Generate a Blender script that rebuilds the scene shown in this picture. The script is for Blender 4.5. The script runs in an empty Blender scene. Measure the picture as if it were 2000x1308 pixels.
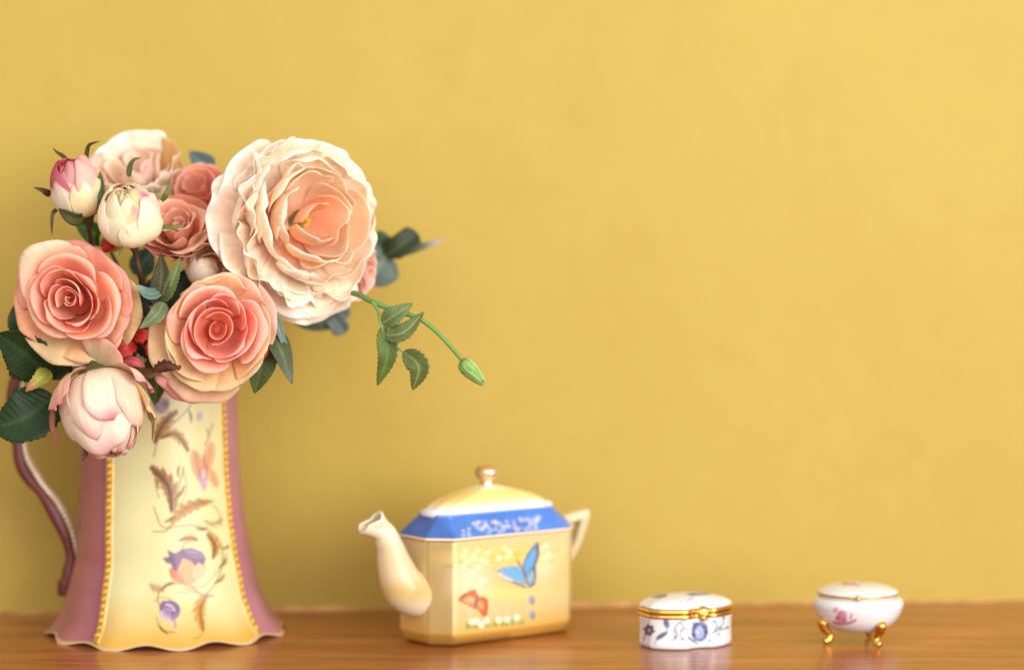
import bpy, math, random
import numpy as np
from mathutils import Vector, Matrix, Euler

PI = math.pi
sc = bpy.context.scene
COL = sc.collection

# ------------------------------------------------------------------ camera
CAM_H, PITCH, LENS = 0.29, math.radians(2.5), 85.0
FPX = LENS / 36.0 * 2000.0
cam_d = bpy.data.cameras.new('camera')
cam_d.lens = LENS; cam_d.sensor_width = 36.0
cam_d.clip_start = 0.05; cam_d.clip_end = 60
cam = bpy.data.objects.new('camera', cam_d); COL.objects.link(cam)
cam.location = (0, 0, CAM_H)
cam.rotation_euler = (PI / 2 - PITCH, 0, 0)
cam_d.dof.use_dof = True
cam_d.dof.focus_distance = 1.585
cam_d.dof.aperture_fstop = 2.5
sc.camera = cam

# ------------------------------------------------------------------ light
w = bpy.data.worlds.new('World'); sc.world = w; w.use_nodes = True
w.node_tree.nodes['Background'].inputs[0].default_value = (1.0, 0.965, 0.92, 1)
w.node_tree.nodes['Background'].inputs[1].default_value = 0.80


def area(name, loc, target, sx, sy, power, color):
    l = bpy.data.lights.new(name, 'AREA'); l.shape = 'RECTANGLE'
    l.size = sx; l.size_y = sy; l.energy = power; l.color = color
    o = bpy.data.objects.new(name, l); COL.objects.link(o)
    o.location = loc
    o.rotation_euler = (Vector(target) - Vector(loc)).to_track_quat('-Z', 'Y').to_euler()
    return o


# the daylight window of the room, off to the right, and an added soft front fill, not a real lamp
area('window_light', (2.3, -0.9, 0.8), (-0.2, 1.75, 0.15), 2.6, 1.9, 124, (1.0, 0.985, 0.955))
area('fill_light', (0.1, -1.0, 1.15), (-0.15, 1.8, 0.15), 3.4, 2.2, 58, (1.0, 0.97, 0.93))

sc.view_settings.view_transform = 'Standard'
sc.view_settings.look = 'None'
sc.view_settings.exposure = 0.0
sc.view_settings.gamma = 1.0
sc.cycles.max_bounces = 14
sc.cycles.diffuse_bounces = 9
sc.cycles.transmission_bounces = 12
sc.cycles.use_denoising = True

# ------------------------------------------------------------------ pixel geometry (for laying things out)
cp, sp = math.cos(PITCH), math.sin(PITCH)


def W(px, py, Y):
    """world point at depth plane y = Y that the photograph shows at (px, py)"""
    a = (654 - py) / FPX
    # yc = a*zc ; yc = Y sp + dz cp ; zc = Y cp - dz sp
    dz = (a * Y * cp - Y * sp) / (cp + a * sp)
    zc = Y * cp - dz * sp
    return Vector(((px - 1000) / FPX * zc, Y, CAM_H + dz))


def proj(P):
    P = np.asarray(P, float)
    dz = P[:, 2] - CAM_H
    zc = P[:, 1] * cp - dz * sp
    yc = P[:, 1] * sp + dz * cp
    return np.stack([1000 + FPX * P[:, 0] / zc, 654 - FPX * yc / zc], 1)


def lin(c):
    if isinstance(c, str):
        c = [int(c[i:i + 2], 16) / 255 for i in (0, 2, 4)]
    return np.array([x / 12.92 if x <= .04045 else ((x + .055) / 1.055) ** 2.4 for x in c])


# ------------------------------------------------------------------ materials
def new_mat(name):
    m = bpy.data.materials.new(name); m.use_nodes = True
    nt = m.node_tree
    return m, nt, nt.nodes['Principled BSDF'], nt.nodes['Material Output']


def N(nt, kind, **kw):
    n = nt.nodes.new(kind)
    for k, v in kw.items():
        if k == 'op': n.operation = v
        else: n.inputs[k.replace('_', ' ')].default_value = v
    return n


def L(nt, a, b): nt.links.new(a, b)


def attr_mat(name, rough=.5, coat=0., coat_rough=.05, bump=0., bump_scale=300, var=.06, var_scale=60,
             spec=.5, sss=0., transl=0., metallic=0., weave=False, distort=1.0):
    m, nt, p, out = new_mat(name)
    at = nt.nodes.new('ShaderNodeAttribute'); at.attribute_name = 'Col'
    tc = nt.nodes.new('ShaderNodeTexCoord')
    nz = N(nt, 'ShaderNodeTexNoise', Scale=var_scale, Detail=5.)
    L(nt, tc.outputs['Object'], nz.inputs['Vector'])
    mr = N(nt, 'ShaderNodeMapRange'); mr.inputs['To Min'].default_value = 1 - var; mr.inputs['To Max'].default_value = 1 + var
    mr.inputs['From Min'].default_value = .3; mr.inputs['From Max'].default_value = .7
    L(nt, nz.outputs['Fac'], mr.inputs['Value'])
    mx = nt.nodes.new('ShaderNodeVectorMath'); mx.operation = 'MULTIPLY'
    cb = nt.nodes.new('ShaderNodeCombineXYZ')
    for i in range(3): L(nt, mr.outputs[0], cb.inputs[i])
    L(nt, at.outputs['Color'], mx.inputs[0]); L(nt, cb.outputs[0], mx.inputs[1])
    L(nt, mx.outputs[0], p.inputs['Base Color'])
    p.inputs['Roughness'].default_value = rough
    p.inputs['Coat Weight'].default_value = coat
    p.inputs['Coat Roughness'].default_value = coat_rough
    p.inputs['Specular IOR Level'].default_value = spec
    p.inputs['Metallic'].default_value = metallic
    if sss:
        p.inputs['Subsurface Weight'].default_value = sss
        p.inputs['Subsurface Radius'].default_value = (.006, .003, .0018)
        p.inputs['Subsurface Scale'].default_value = 1.0
    if bump:
        n2 = N(nt, 'ShaderNodeTexNoise', Scale=bump_scale, Detail=3.)
        L(nt, tc.outputs['Object'], n2.inputs['Vector'])
        b = N(nt, 'ShaderNodeBump', Strength=bump, Distance=.001)
        L(nt, n2.outputs['Fac'], b.inputs['Height']); L(nt, b.outputs[0], p.inputs['Normal'])
    if weave:
        ga = nt.nodes.new('ShaderNodeAttribute'); ga.attribute_name = 'Grain'
        mpg = N(nt, 'ShaderNodeMapping'); mpg.inputs['Scale'].default_value = (9, 1.3, 1)
        L(nt, ga.outputs['Vector'], mpg.inputs['Vector'])
        gn = N(nt, 'ShaderNodeTexNoise', Scale=2.2, Detail=6., Roughness=.62, Distortion=.5); L(nt, mpg.outputs[0], gn.inputs['Vector'])
        b3 = N(nt, 'ShaderNodeBump', Strength=.35, Distance=.0009); L(nt, gn.outputs['Fac'], b3.inputs['Height'])
        L(nt, b.outputs[0], b3.inputs['Normal']); L(nt, b3.outputs[0], p.inputs['Normal'])
        gr = N(nt, 'ShaderNodeMapRange'); gr.inputs['From Min'].default_value = .32; gr.inputs['From Max'].default_value = .68
        gr.inputs['To Min'].default_value = .93; gr.inputs['To Max'].default_value = 1.06
        L(nt, gn.outputs['Fac'], gr.inputs['Value'])
        m2 = nt.nodes.new('ShaderNodeMath'); m2.operation = 'MULTIPLY'; L(nt, gr.outputs[0], m2.inputs[0]); L(nt, mr.outputs[0], m2.inputs[1])
        for i in range(3): L(nt, m2.outputs[0], cb.inputs[i])
    if transl:
        t = nt.nodes.new('ShaderNodeBsdfTranslucent'); L(nt, mx.outputs[0], t.inputs['Color'])
        ms = nt.nodes.new('ShaderNodeMixShader'); ms.inputs[0].default_value = transl
        L(nt, p.outputs[0], ms.inputs[1]); L(nt, t.outputs[0], ms.inputs[2]); L(nt, ms.outputs[0], out.inputs['Surface'])
    return m


M_PETAL = attr_mat('petal_fabric', rough=.62, bump=.18, bump_scale=900, var=.045, var_scale=70, spec=.3, transl=.46, weave=True)
M_LEAF = attr_mat('leaf_fabric', rough=.5, bump=.3, bump_scale=700, var=.18, var_scale=90, spec=.35, transl=.10)
M_STEM = attr_mat('stem_plastic', rough=.5, bump=.2, bump_scale=400, var=.15, var_scale=80, spec=.4)
M_GLAZE = attr_mat('glazed_pottery', rough=.42, coat=.22, coat_rough=.13, spec=.3, bump=.10, bump_scale=90, var=.04, var_scale=45)
M_CHINA = attr_mat('glossy_china', rough=.3, coat=.7, coat_rough=.09, bump=.03, bump_scale=60, var=.02, var_scale=45)
M_GILT = attr_mat('gilt_relief', rough=.35, coat=.5, coat_rough=.2, bump=.4, bump_scale=500, var=.2, var_scale=150)


def gold_mat():
    m, nt, p, out = new_mat('polished_gold')
    tc = nt.nodes.new('ShaderNodeTexCoord')
    nz = N(nt, 'ShaderNodeTexNoise', Scale=120., Detail=4.); L(nt, tc.outputs['Object'], nz.inputs['Vector'])
    cr = nt.nodes.new('ShaderNodeValToRGB')
    cr.color_ramp.elements[0].position = .3; cr.color_ramp.elements[0].color = (.66, .36, .07, 1)
    cr.color_ramp.elements[1].position = .7; cr.color_ramp.elements[1].color = (.87, .55, .14, 1)
    L(nt, nz.outputs['Fac'], cr.inputs[0]); L(nt, cr.outputs[0], p.inputs['Base Color'])
    p.inputs['Metallic'].default_value = 1.; p.inputs['Roughness'].default_value = .2
    b = N(nt, 'ShaderNodeBump', Strength=.25, Distance=.0005); L(nt, nz.outputs['Fac'], b.inputs['Height'])
    L(nt, b.outputs[0], p.inputs['Normal'])
    return m


M_GOLD = gold_mat()


def wall_mat():
    m, nt, p, out = new_mat('yellow_painted_plaster')
    tc = nt.nodes.new('ShaderNodeTexCoord')
    mp = N(nt, 'ShaderNodeMapping'); mp.inputs['Scale'].default_value = (1, 1, 1)
    L(nt, tc.outputs['Object'], mp.inputs['Vector'])
    n1 = N(nt, 'ShaderNodeTexNoise', Scale=3.2, Detail=5., Roughness=.55, Distortion=.4); L(nt, mp.outputs[0], n1.inputs['Vector'])
    n2 = N(nt, 'ShaderNodeTexNoise', Scale=26., Detail=6., Roughness=.6, Distortion=.6); L(nt, mp.outputs[0], n2.inputs['Vector'])
    cr = nt.nodes.new('ShaderNodeValToRGB')
    cr.color_ramp.elements[0].position = .36; cr.color_ramp.elements[0].color = (.416, .283, .044, 1)
    cr.color_ramp.elements[1].position = .66; cr.color_ramp.elements[1].color = (.452, .318, .056, 1)
    ad = N(nt, 'ShaderNodeMix'); ad.data_type = 'FLOAT'; ad.inputs[0].default_value = .3
    L(nt, n1.outputs['Fac'], ad.inputs[2]); L(nt, n2.outputs['Fac'], ad.inputs[3])
    L(nt, ad.outputs[0], cr.inputs[0]); L(nt, cr.outputs[0], p.inputs['Base Color'])
    n3 = N(nt, 'ShaderNodeTexNoise', Scale=150., Detail=3.); L(nt, mp.outputs[0], n3.inputs['Vector'])
    b1 = N(nt, 'ShaderNodeBump', Strength=.32, Distance=.0020); L(nt, n2.outputs['Fac'], b1.inputs['Height'])
    b2 = N(nt, 'ShaderNodeBump', Strength=.25, Distance=.0006); L(nt, n3.outputs['Fac'], b2.inputs['Height'])
    L(nt, b1.outputs[0], b2.inputs['Normal']); L(nt, b2.outputs[0], p.inputs['Normal'])
    p.inputs['Roughness'].default_value = .55; p.inputs['Specular IOR Level'].default_value = .3
    return m


def wood_mat():
    m, nt, p, out = new_mat('varnished_wood')
    tc = nt.nodes.new('ShaderNodeTexCoord')
    mp = N(nt, 'ShaderNodeMapping'); mp.inputs['Scale'].default_value = (1.1, 7.5, 1)
    L(nt, tc.outputs['Object'], mp.inputs['Vector'])
    n1 = N(nt, 'ShaderNodeTexNoise', Scale=5., Detail=8., Roughness=.6, Distortion=1.1); L(nt, mp.outputs[0], n1.inputs['Vector'])
    mp2 = N(nt, 'ShaderNodeMapping'); mp2.inputs['Scale'].default_value = (6, 170, 1)
    L(nt, tc.outputs['Object'], mp2.inputs['Vector'])
    n2 = N(nt, 'ShaderNodeTexNoise', Scale=4., Detail=6., Roughness=.7); L(nt, mp2.outputs[0], n2.inputs['Vector'])
    mp3 = N(nt, 'ShaderNodeMapping'); mp3.inputs['Scale'].default_value = (3, 26, 1)
    L(nt, tc.outputs['Object'], mp3.inputs['Vector'])
    vo = N(nt, 'ShaderNodeTexVoronoi', Scale=9.); L(nt, mp3.outputs[0], vo.inputs['Vector'])
    cr = nt.nodes.new('ShaderNodeValToRGB')
    e = cr.color_ramp.elements
    e[0].position = .36; e[0].color = (.200, .050, .009, 1)
    e[1].position = .66; e[1].color = (.50, .158, .040, 1)
    k = e.new(.5); k.color = (.33, .090, .018, 1)
    mx = N(nt, 'ShaderNodeMix'); mx.data_type = 'FLOAT'; mx.inputs[0].default_value = .22
    L(nt, n1.outputs['Fac'], mx.inputs[2]); L(nt, n2.outputs['Fac'], mx.inputs[3])
    L(nt, mx.outputs[0], cr.inputs[0])
    # small dark pores
    mr = N(nt, 'ShaderNodeMapRange'); mr.inputs['From Min'].default_value = .03; mr.inputs['From Max'].default_value = .10
    mr.inputs['To Min'].default_value = .62; mr.inputs['To Max'].default_value = 1.
    L(nt, vo.outputs['Distance'], mr.inputs['Value'])
    vm = nt.nodes.new('ShaderNodeVectorMath'); vm.operation = 'SCALE'
    L(nt, cr.outputs[0], vm.inputs[0]); L(nt, mr.outputs[0], vm.inputs['Scale'])
    L(nt, vm.outputs[0], p.inputs['Base Color'])
    p.inputs['Roughness'].default_value = .34
    p.inputs['Specular IOR Level'].default_value = .5
    p.inputs['Coat Weight'].default_value = .35; p.inputs['Coat Roughness'].default_value = .2
    b = N(nt, 'ShaderNodeBump', Strength=.25, Distance=.0006); L(nt, mx.outputs[0], b.inputs['Height'])
    L(nt, b.outputs[0], p.inputs['Normal'])
    return m


# ------------------------------------------------------------------ mesh helpers
def empty(name, loc, label, cat, group=None):
    o = bpy.data.objects.new(name, None); COL.objects.link(o)
    o.empty_display_size = .01
    o.location = loc
    o['label'] = label; o['category'] = cat
    if group: o['group'] = group
    return o


def build(name, verts, faces, mat, parent=None, cols=None, smooth=True, thick=0., label=None, kind=None, sharp=None, grain=None):
    """verts are WORLD points; they are stored relative to the top-level thing's base"""
    V = np.asarray(verts, float)
    org = Vector((0, 0, 0))
    root = parent
    while root is not None and root.parent is not None: root = root.parent
    if root is not None: org = Vector(root.location)
    V = V - np.array(org)
    me = bpy.data.meshes.new(name)
    me.from_pydata(V.tolist(), [], [tuple(f) for f in faces])
    me.update()
    if cols is not None:
        ca = me.color_attributes.new('Col', 'FLOAT_COLOR', 'POINT')
        c = np.ones((len(V), 4)); c[:, :3] = cols
        ca.data.foreach_set('color', c.ravel())
    if grain is not None:
        ga = me.attributes.new('Grain', 'FLOAT_VECTOR', 'POINT')
        ga.data.foreach_set('vector', np.ascontiguousarray(grain, dtype=float).ravel())
    if smooth:
        me.polygons.foreach_set('use_smooth', [True] * len(me.polygons))
    if sharp:
        me.set_sharp_from_angle(angle=math.radians(sharp))
    me.materials.append(mat)
    o = bpy.data.objects.new(name, me); COL.objects.link(o)
    if parent is not None: o.parent = parent
    if thick:
        md = o.modifiers.new('thickness', 'SOLIDIFY'); md.thickness = thick; md.offset = 0
    if label: o['label'] = label
    if kind: o['kind'] = kind
    return o


def grid_faces(nu, nv, closed_u=False, flip=False, off=0):
    F = []
    mu = nu if closed_u else nu - 1
    for j in range(nv - 1):
        for i in range(mu):
            a = j * nu + i; b = j * nu + (i + 1) % nu
            f = (a, b, b + nu, a + nu)
            if flip: f = f[::-1]
            F.append(tuple(x + off for x in f))
    return F


def catmull(pts, n):
    P = np.array([list(p) for p in pts], float)
    if len(P) == 2:
        t = np.linspace(0, 1, n)[:, None]
        return P[0] * (1 - t) + P[1] * t
    Q = np.vstack([2 * P[0] - P[1], P, 2 * P[-1] - P[-2]])
    seg = len(P) - 1
    out = []
    for t in np.linspace(0, seg, n):
        i = min(int(t), seg - 1); f = t - i
        p0, p1, p2, p3 = Q[i:i + 4]
        out.append(.5 * ((2 * p1) + (-p0 + p2) * f + (2 * p0 - 5 * p1 + 4 * p2 - p3) * f * f + (-p0 + 3 * p1 - 3 * p2 + p3) * f ** 3))
    return np.array(out)


def tube_data(path, radii, ns=12, n=None, flat=1.0, up=None, caps=True):
    P = catmull(path, n) if n else np.array([list(p) for p in path], float)
    n = len(P)
    R = np.interp(np.linspace(0, 1, n), np.linspace(0, 1, len(radii)), radii)
    T = np.gradient(P, axis=0); T /= np.linalg.norm(T, axis=1)[:, None]
    u = np.array(up if up is not None else (0.13, -1, .21), float)
    V = []
    for i in range(n):
        s = np.cross(T[i], u); s /= np.linalg.norm(s); q = np.cross(s, T[i])
        for k in range(ns):
            a = 2 * PI * k / ns
            V.append(P[i] + R[i] * (math.cos(a) * s * flat + math.sin(a) * q))
    F = grid_faces(ns, n, True)
    if caps:
        F.append(tuple(range(ns))[::-1]); F.append(tuple(range((n - 1) * ns, n * ns)))
    return np.array(V), F, n


def tube(name, path, radii, mat, parent, col, ns=10, n=None, flat=1.0, up=None, label=None, jitter=.0):
    V, F, n2 = tube_data(path, radii, ns, n, flat, up)
    C = np.tile(lin(col), (len(V), 1))
    if jitter:
        C = C * (1 + jitter * np.sin(V[:, [2]] * 900 + V[:, [0]] * 500))
    return build(name, V, F, mat, parent, C, label=label)


def lathe_data(prof, ns=64, centre=(0, 0, 0), sx=1., sy=1.):
    V = []
    for r, z in prof:
        for k in range(ns):
            a = 2 * PI * k / ns
            V.append((centre[0] + r * math.cos(a) * sx, centre[1] + r * math.sin(a) * sy, centre[2] + z))
    F = grid_faces(ns, len(prof), True)
    F.append(tuple(range(ns))[::-1]); F.append(tuple(range((len(prof) - 1) * ns, len(prof) * ns)))
    return np.array(V), F


# ------------------------------------------------------------------ painting prints on to vertices
def poly_mask(P, poly, soft=2.0):
    """soft inside mask of a polygon for points P"""
    poly = np.asarray(poly, float)
    out = np.zeros(len(P))
    lo = poly.min(0) - soft; hi = poly.max(0) + soft
    idx = np.where((P[:, 0] > lo[0]) & (P[:, 0] < hi[0]) & (P[:, 1] > lo[1]) & (P[:, 1] < hi[1]))[0]
    if not len(idx): return out
    Q = P[idx]; d = np.full(len(Q), 1e9); inside = np.zeros(len(Q), bool)
    n = len(poly)
    for i in range(n):
        a = poly[i]; b = poly[(i + 1) % n]; ab = b - a
        t = np.clip(((Q - a) @ ab) / (ab @ ab + 1e-12), 0, 1)
        d = np.minimum(d, np.linalg.norm(Q - (a + t[:, None] * ab), axis=1))
        c = (a[1] > Q[:, 1]) != (b[1] > Q[:, 1])
        xi = (b[0] - a[0]) * (Q[:, 1] - a[1]) / (b[1] - a[1] + 1e-12) + a[0]
        inside ^= c & (Q[:, 0] < xi)
    s = np.where(inside, d, -d)
    out[idx] = np.clip(.5 + s / soft, 0, 1)
    return out


def line_mask(P, pts, wd, soft=1.5, n=24):
    C = catmull([tuple(p) + (0,) for p in pts], n)[:, :2]
    out = np.zeros(len(P))
    lo = C.min(0) - wd - soft; hi = C.max(0) + wd + soft
    idx = np.where((P[:, 0] > lo[0]) & (P[:, 0] < hi[0]) & (P[:, 1] > lo[1]) & (P[:, 1] < hi[1]))[0]
    if not len(idx): return out
    Q = P[idx]; d = np.full(len(Q), 1e9)
    for i in range(len(C) - 1):
        a = C[i]; ab = C[i + 1] - a
        t = np.clip(((Q - a) @ ab) / (ab @ ab + 1e-12), 0, 1)
        d = np.minimum(d, np.linalg.norm(Q - (a + t[:, None] * ab), axis=1))
    out[idx] = np.clip(.5 + (wd - d) / soft, 0, 1)
    return out


class Paint:
    def __init__(s, P, C, ok, tf):
        s.P = P; s.C = C; s.ok = ok.astype(float); s.tf = tf   # tf: crop coords -> photo px

    def pt(s, pts): return [s.tf(p) for p in pts]

    def mix(s, m, col, a=1.):
        m = (m * s.ok * a)[:, None]
        s.C[:] = s.C * (1 - m) + lin(col) * m

    def poly(s, pts, col, a=1., soft=2.): s.mix(poly_mask(s.P, s.pt(pts), soft), col, a)

    def line(s, pts, wd, col, a=1., soft=1.5): s.mix(line_mask(s.P, s.pt(pts), wd, soft), col, a)

    def ell(s, c, rx, ry, col, a=1., rot=0., soft=2., n=20):
        ca, sa = math.cos(rot), math.sin(rot)
        pts = [(c[0] + rx * math.cos(t) * ca - ry * math.sin(t) * sa, c[1] + rx * math.cos(t) * sa + ry * math.sin(t) * ca)
               for t in np.linspace(0, 2 * PI, n, endpoint=False)]
        s.poly(pts, col, a, soft)

    def glow(s, c, rx, ry, col, a=1.):
        cc = np.array(s.tf(c)); r0 = np.array(s.tf((c[0] + rx, c[1] + ry))) - cc
        d = ((s.P - cc) / r0) ** 2
        s.mix(np.exp(-d.sum(1)), col, a)

    def acanthus(s, p0, ct, p1, w, lobes, col, dark, a=.9, soft=2.):
        """a scrolling, ragged edged leaf"""
        p0, ct, p1 = map(np.array, (p0, ct, p1))
        def B(t): return (1 - t) ** 2 * p0 + 2 * t * (1 - t) * ct + t * t * p1
        up, dn = [], []
        m = lobes * 4
        for i in range(m + 1):
            t = i / m
            c = B(t); d = B(min(t + .02, 1.0)) - B(max(t - .02, 0)); d = d / (np.linalg.norm(d) + 1e-9)
            nrm = np.array((-d[1], d[0]))
            env = math.sin(PI * min(t * .93 + .05, 1)) ** .7
            saw = (i % 4) / 3.
            up.append(c + nrm * w * env * (.52 + .40 * saw) + d * w * .28 * saw)
            dn.append(c - nrm * w * .62 * env * (.62 + .38 * (((i + 2) % 4) / 3.)) + d * w * .18 * (((i + 2) % 4) / 3.))
        s.poly(up + dn[::-1], col, a, soft)
        s.line([B(0), B(.5), B(.97)], w * .06 + .5, dark, a * .8)
        for k in range(1, lobes):
            t = k / lobes
            c = B(t); d = B(min(t + .02, 1)) - B(t - .02); d = d / (np.linalg.norm(d) + 1e-9); nrm = np.array((-d[1], d[0]))
            s.line([c, c + nrm * w * .45 + d * w * .4], .9, dark, a * .55)
        s.poly([B(.05)] + [B(t) for t in (.3, .6, .9)] + [up[int(m * .8)] * .6 + B(.8) * .4, up[int(m * .4)] * .5 + B(.4) * .5], dark, a * .35, 4)


def fbm(P, scale, seed=0, oct=4):
    """cheap smooth noise, -1..1, from summed sines"""
    r = np.random.RandomState(seed)
    out = np.zeros(len(P)); amp = 1.; tot = 0
    for o in range(oct):
        for k in range(4):
            d = r.normal(size=P.shape[1]); d /= np.linalg.norm(d)
            out += amp * np.sin(P @ d * scale * (2 ** o) * (.7 + .6 * r.rand()) + r.rand() * 6.28) / 2
        tot += amp; amp *= .55
    return np.clip(out / tot, -1, 1)


# ------------------------------------------------------------------ the setting
WA = 0.0834                                   # the wall runs slightly away to the right
WY0 = 1.849


def wall_y(x): return WY0 + WA * x


def setting():
    dx = Vector((1, WA, 0)).normalized()
    nrm = Vector((WA, -1, 0)).normalized()
    # wall with softly uneven plaster
    nx, nz = 180, 120
    V = []
    xs = np.linspace(-2.2, 2.2, nx); zs = np.linspace(-.02, 2.4, nz)
    for z in zs:
        for x in xs:
            p = Vector((0, WY0, 0)) + dx * x
            d = .0006 * (math.sin(x * 9 + 2 * math.sin(z * 5)) + math.sin(z * 11 + x * 4) + .5 * math.sin(x * 31 + z * 17))
            V.append(p + nrm * d + Vector((0, 0, z)))
    build('wall', V, grid_faces(nx, nz), wall_mat(), kind='structure')
    # the uneven lip of paint and filler where wall meets wood
    n = 500; ns = 5
    V = []; F = []
    for i in range(n):
        x = -1.4 + 2.8 * i / (n - 1)
        p = Vector((0, WY0, 0)) + dx * x
        h = .0022 + .0008 * math.sin(x * 23 + math.sin(x * 51)) + .0007 * math.sin(x * 140 + 1)
        h *= max(.12, min(1, .85 - 1.1 * (x - .15)))
        t = .0038 + .001 * math.sin(x * 37 + 1)
        for (a, b) in ((1.0, .0004), (.9, .45), (.62, .85), (.2, 1.0), (-.2, 1.02)):
            V.append(p + nrm * t * a + Vector((0, 0, h * b)))
    F = grid_faces(ns, n)
    m, nt, p, out = new_mat('old_filler')
    tc = nt.nodes.new('ShaderNodeTexCoord'); nz_ = N(nt, 'ShaderNodeTexNoise', Scale=40., Detail=4.)
    L(nt, tc.outputs['Object'], nz_.inputs['Vector'])
    cr = nt.nodes.new('ShaderNodeValToRGB')
    cr.color_ramp.elements[0].position = .35; cr.color_ramp.elements[0].color = (.38, .17, .05, 1)
    cr.color_ramp.elements[1].position = .62; cr.color_ramp.elements[1].color = (.62, .36, .12, 1)
    L(nt, nz_.outputs['Fac'], cr.inputs[0]); L(nt, cr.outputs[0], p.inputs['Base Color']); p.inputs['Roughness'].default_value = .7
    build('skirting_bead', V, F, m, kind='structure')
    # wooden top
    m = wood_mat()
    V = []; xs = np.linspace(-1.6, 1.6, 60); ys = np.linspace(1.05, 2.1, 30)
    top = [(x, y, 0) for y in ys for x in xs]
    F = grid_faces(60, 30)
    o = len(top)
    fr = [(x, 1.05, -.03) for x in xs] + [(x, 1.05 - .004, -.004) for x in xs]
    V = top + fr
    for i in range(59):
        F.append((i, o + 60 + i, o + 60 + i + 1, i + 1)); F.append((o + 60 + i, o + i, o + i + 1, o + 60 + i + 1))
    tt = build('table_top', V, F, m, kind='structure', smooth=False)


setting()

# ------------------------------------------------------------------ jug
JY = 1.737
JBASE = W(322, 1250, JY); JBASE.z = 0.0


def jug():
    root = empty('jug', (JBASE.x, JY, 0), 'tall cream and mauve pottery jug with gold beaded ribs, painted flowers and a wavy foot', 'jug')
    zs_k = [0, .004, .0142, .031, .0557, .081, .1144, .173, .205, .225, .236]
    rs_k = [.0845, .0815, .0745, .0685, .0624, .0596, .0569, .0552, .0560, .060, .066]
    cx_k = [0.0018, .0018, .0012, 0, 0, -.0018, -.0025, -.0028, -.0028, -.002, -.002]
    TH0, TH1 = math.radians(-27.5), math.radians(59)    # the cream panel in front, measured from the camera side
    panels = [(TH0, TH1), (TH0 + PI, TH1 + PI)]
    # azimuth samples: dense on the front panel
    th = list(np.linspace(TH0 - .02, TH1 + .02, 230)) + list(np.linspace(TH1 + .02, TH0 - .02 + 2 * PI, 151)[1:-1])
    th = np.array(th); nth = len(th)
    nz = 430
    Zt = np.concatenate([np.linspace(0, .02, 60)[:-1], np.linspace(.02, .236, nz - 59)])
    nz = len(Zt)
    NS = 11                                               # scallops of the foot
    ph0 = .25

    def Rz(z): return np.interp(z, zs_k, rs_k)
    # smooth the interpolation
    zz = np.linspace(0, .236, 1200); rr = Rz(zz); k = np.hanning(61); k /= k.sum()
    rr = np.convolve(np.pad(rr, 30, mode='reflect', reflect_type='odd'), k, 'valid')
    cc = np.interp(zz, zs_k, cx_k); cc = np.convolve(np.pad(cc, 30, mode='edge'), k, 'valid')

    def surf(t, z, off=0.):
        """t from the camera side (-Y), positive to the right"""
        foot = np.exp(-z / .016); lip = np.exp(-(.236 - z) / .012)
        flute = np.exp(-z / .045)
        r = np.interp(z, zz, rr) * (1 + .020 * foot * np.cos(NS * (t - ph0)) + .012 * flute * np.cos(NS * (t - ph0)) + .03 * lip * np.cos(7 * t))
        # gentle facets, and the panel set a little proud of the ribs
        r = r * (1 + .006 * np.cos(8 * (t - TH0) + .4))
        r = r + off
        lift = (.0018 * (1 - np.cos(NS * (t - ph0))) + .0006 * np.sin(3 * t)) * np.exp(-z / .006)
        x = JBASE.x + np.interp(z, zz, cc) + r * np.sin(t)
        y = JY - r * np.cos(t)
        return np.stack([x, y, z + lift], -1)
    T, Z = np.meshgrid(th, Zt)
    V = surf(T.ravel(), Z.ravel())
    F = grid_faces(nth, nz, True)
    # inner wall and underside
    zin = np.linspace(.236, .004, 60)
    Ti, Zi = np.meshgrid(th[::4], zin); nti = len(th[::4])
    Vi = surf(Ti.ravel(), Zi.ravel(), -.0035)
    Fi = grid_faces(nti, 60, True)
    # colours
    t = T.ravel(); z = Z.ravel()
    cream = np.zeros(len(t))
    for a, b in panels:
        tm = (t - (a + b) / 2 + PI) % (2 * PI) - PI
        cream = np.maximum(cream, np.clip(((b - a) / 2 - np.abs(tm)) / .012, 0, 1))
    nse = fbm(V * 1.0, 45, 3); nf = fbm(V, 260, 5)
    cr_col = np.outer(1 - 0 * z, lin('ccc592'))
    mixf = np.clip((.036 + .008 * nse - z) / .034, 0, 1)[:, None] ** 1.1
    cr_col = cr_col * (1 - mixf) + lin('d09630') * mixf
    up = np.clip((nse + .2) * .35 * np.clip(1 - z / .12, 0, 1), 0, 1)[:, None]
    cr_col = cr_col * (1 - up) + lin('d2c482') * up
    mv = np.outer(np.ones(len(t)), lin('9e6068'))
    # stronger purple beside the ribs and at the foot, browner in the middle
    d0 = np.minimum.reduce([np.abs(((t - a + PI) % (2 * PI)) - PI) for p_ in panels for a in p_])
    edge = np.exp(-(d0 / .16) ** 2)[:, None]
    brown = np.clip(.45 + .5 * nse, 0, 1)[:, None] * (1 - edge) * .65
    mv = mv * (1 - brown) + lin('a86c5c') * brown
    mv = mv * (1 - .6 * edge) + lin('7f4a66') * .6 * edge
    rightp = np.clip((np.sin(t) - .8) / .1, 0, 1)[:, None] * np.clip(np.cos(t) + .3, 0, 1)[:, None]
    mv = mv * (1 - .55 * rightp) + lin('c08898') * .55 * rightp
    mv *= (1 + .06 * nf)[:, None]
    C = mv * (1 - cream[:, None]) + cr_col * cream[:, None]
    # worn, pale gilt edge of the foot
    e = np.clip((.0022 + .0006 * nf - z) / .0008, 0, 1)[:, None]
    C = C * (1 - e) + lin('c9ab86') * e
    # ---- the print
    ok = (np.cos(t) > .25) & (cream > .9)
    pa = Paint(proj(V), C, ok, lambda p: (p[0] / 2.224, 720 + p[1] / 2.224))
    BR, DK, OC = '9a6426', '4e2e16', 'b07a2a'
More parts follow.
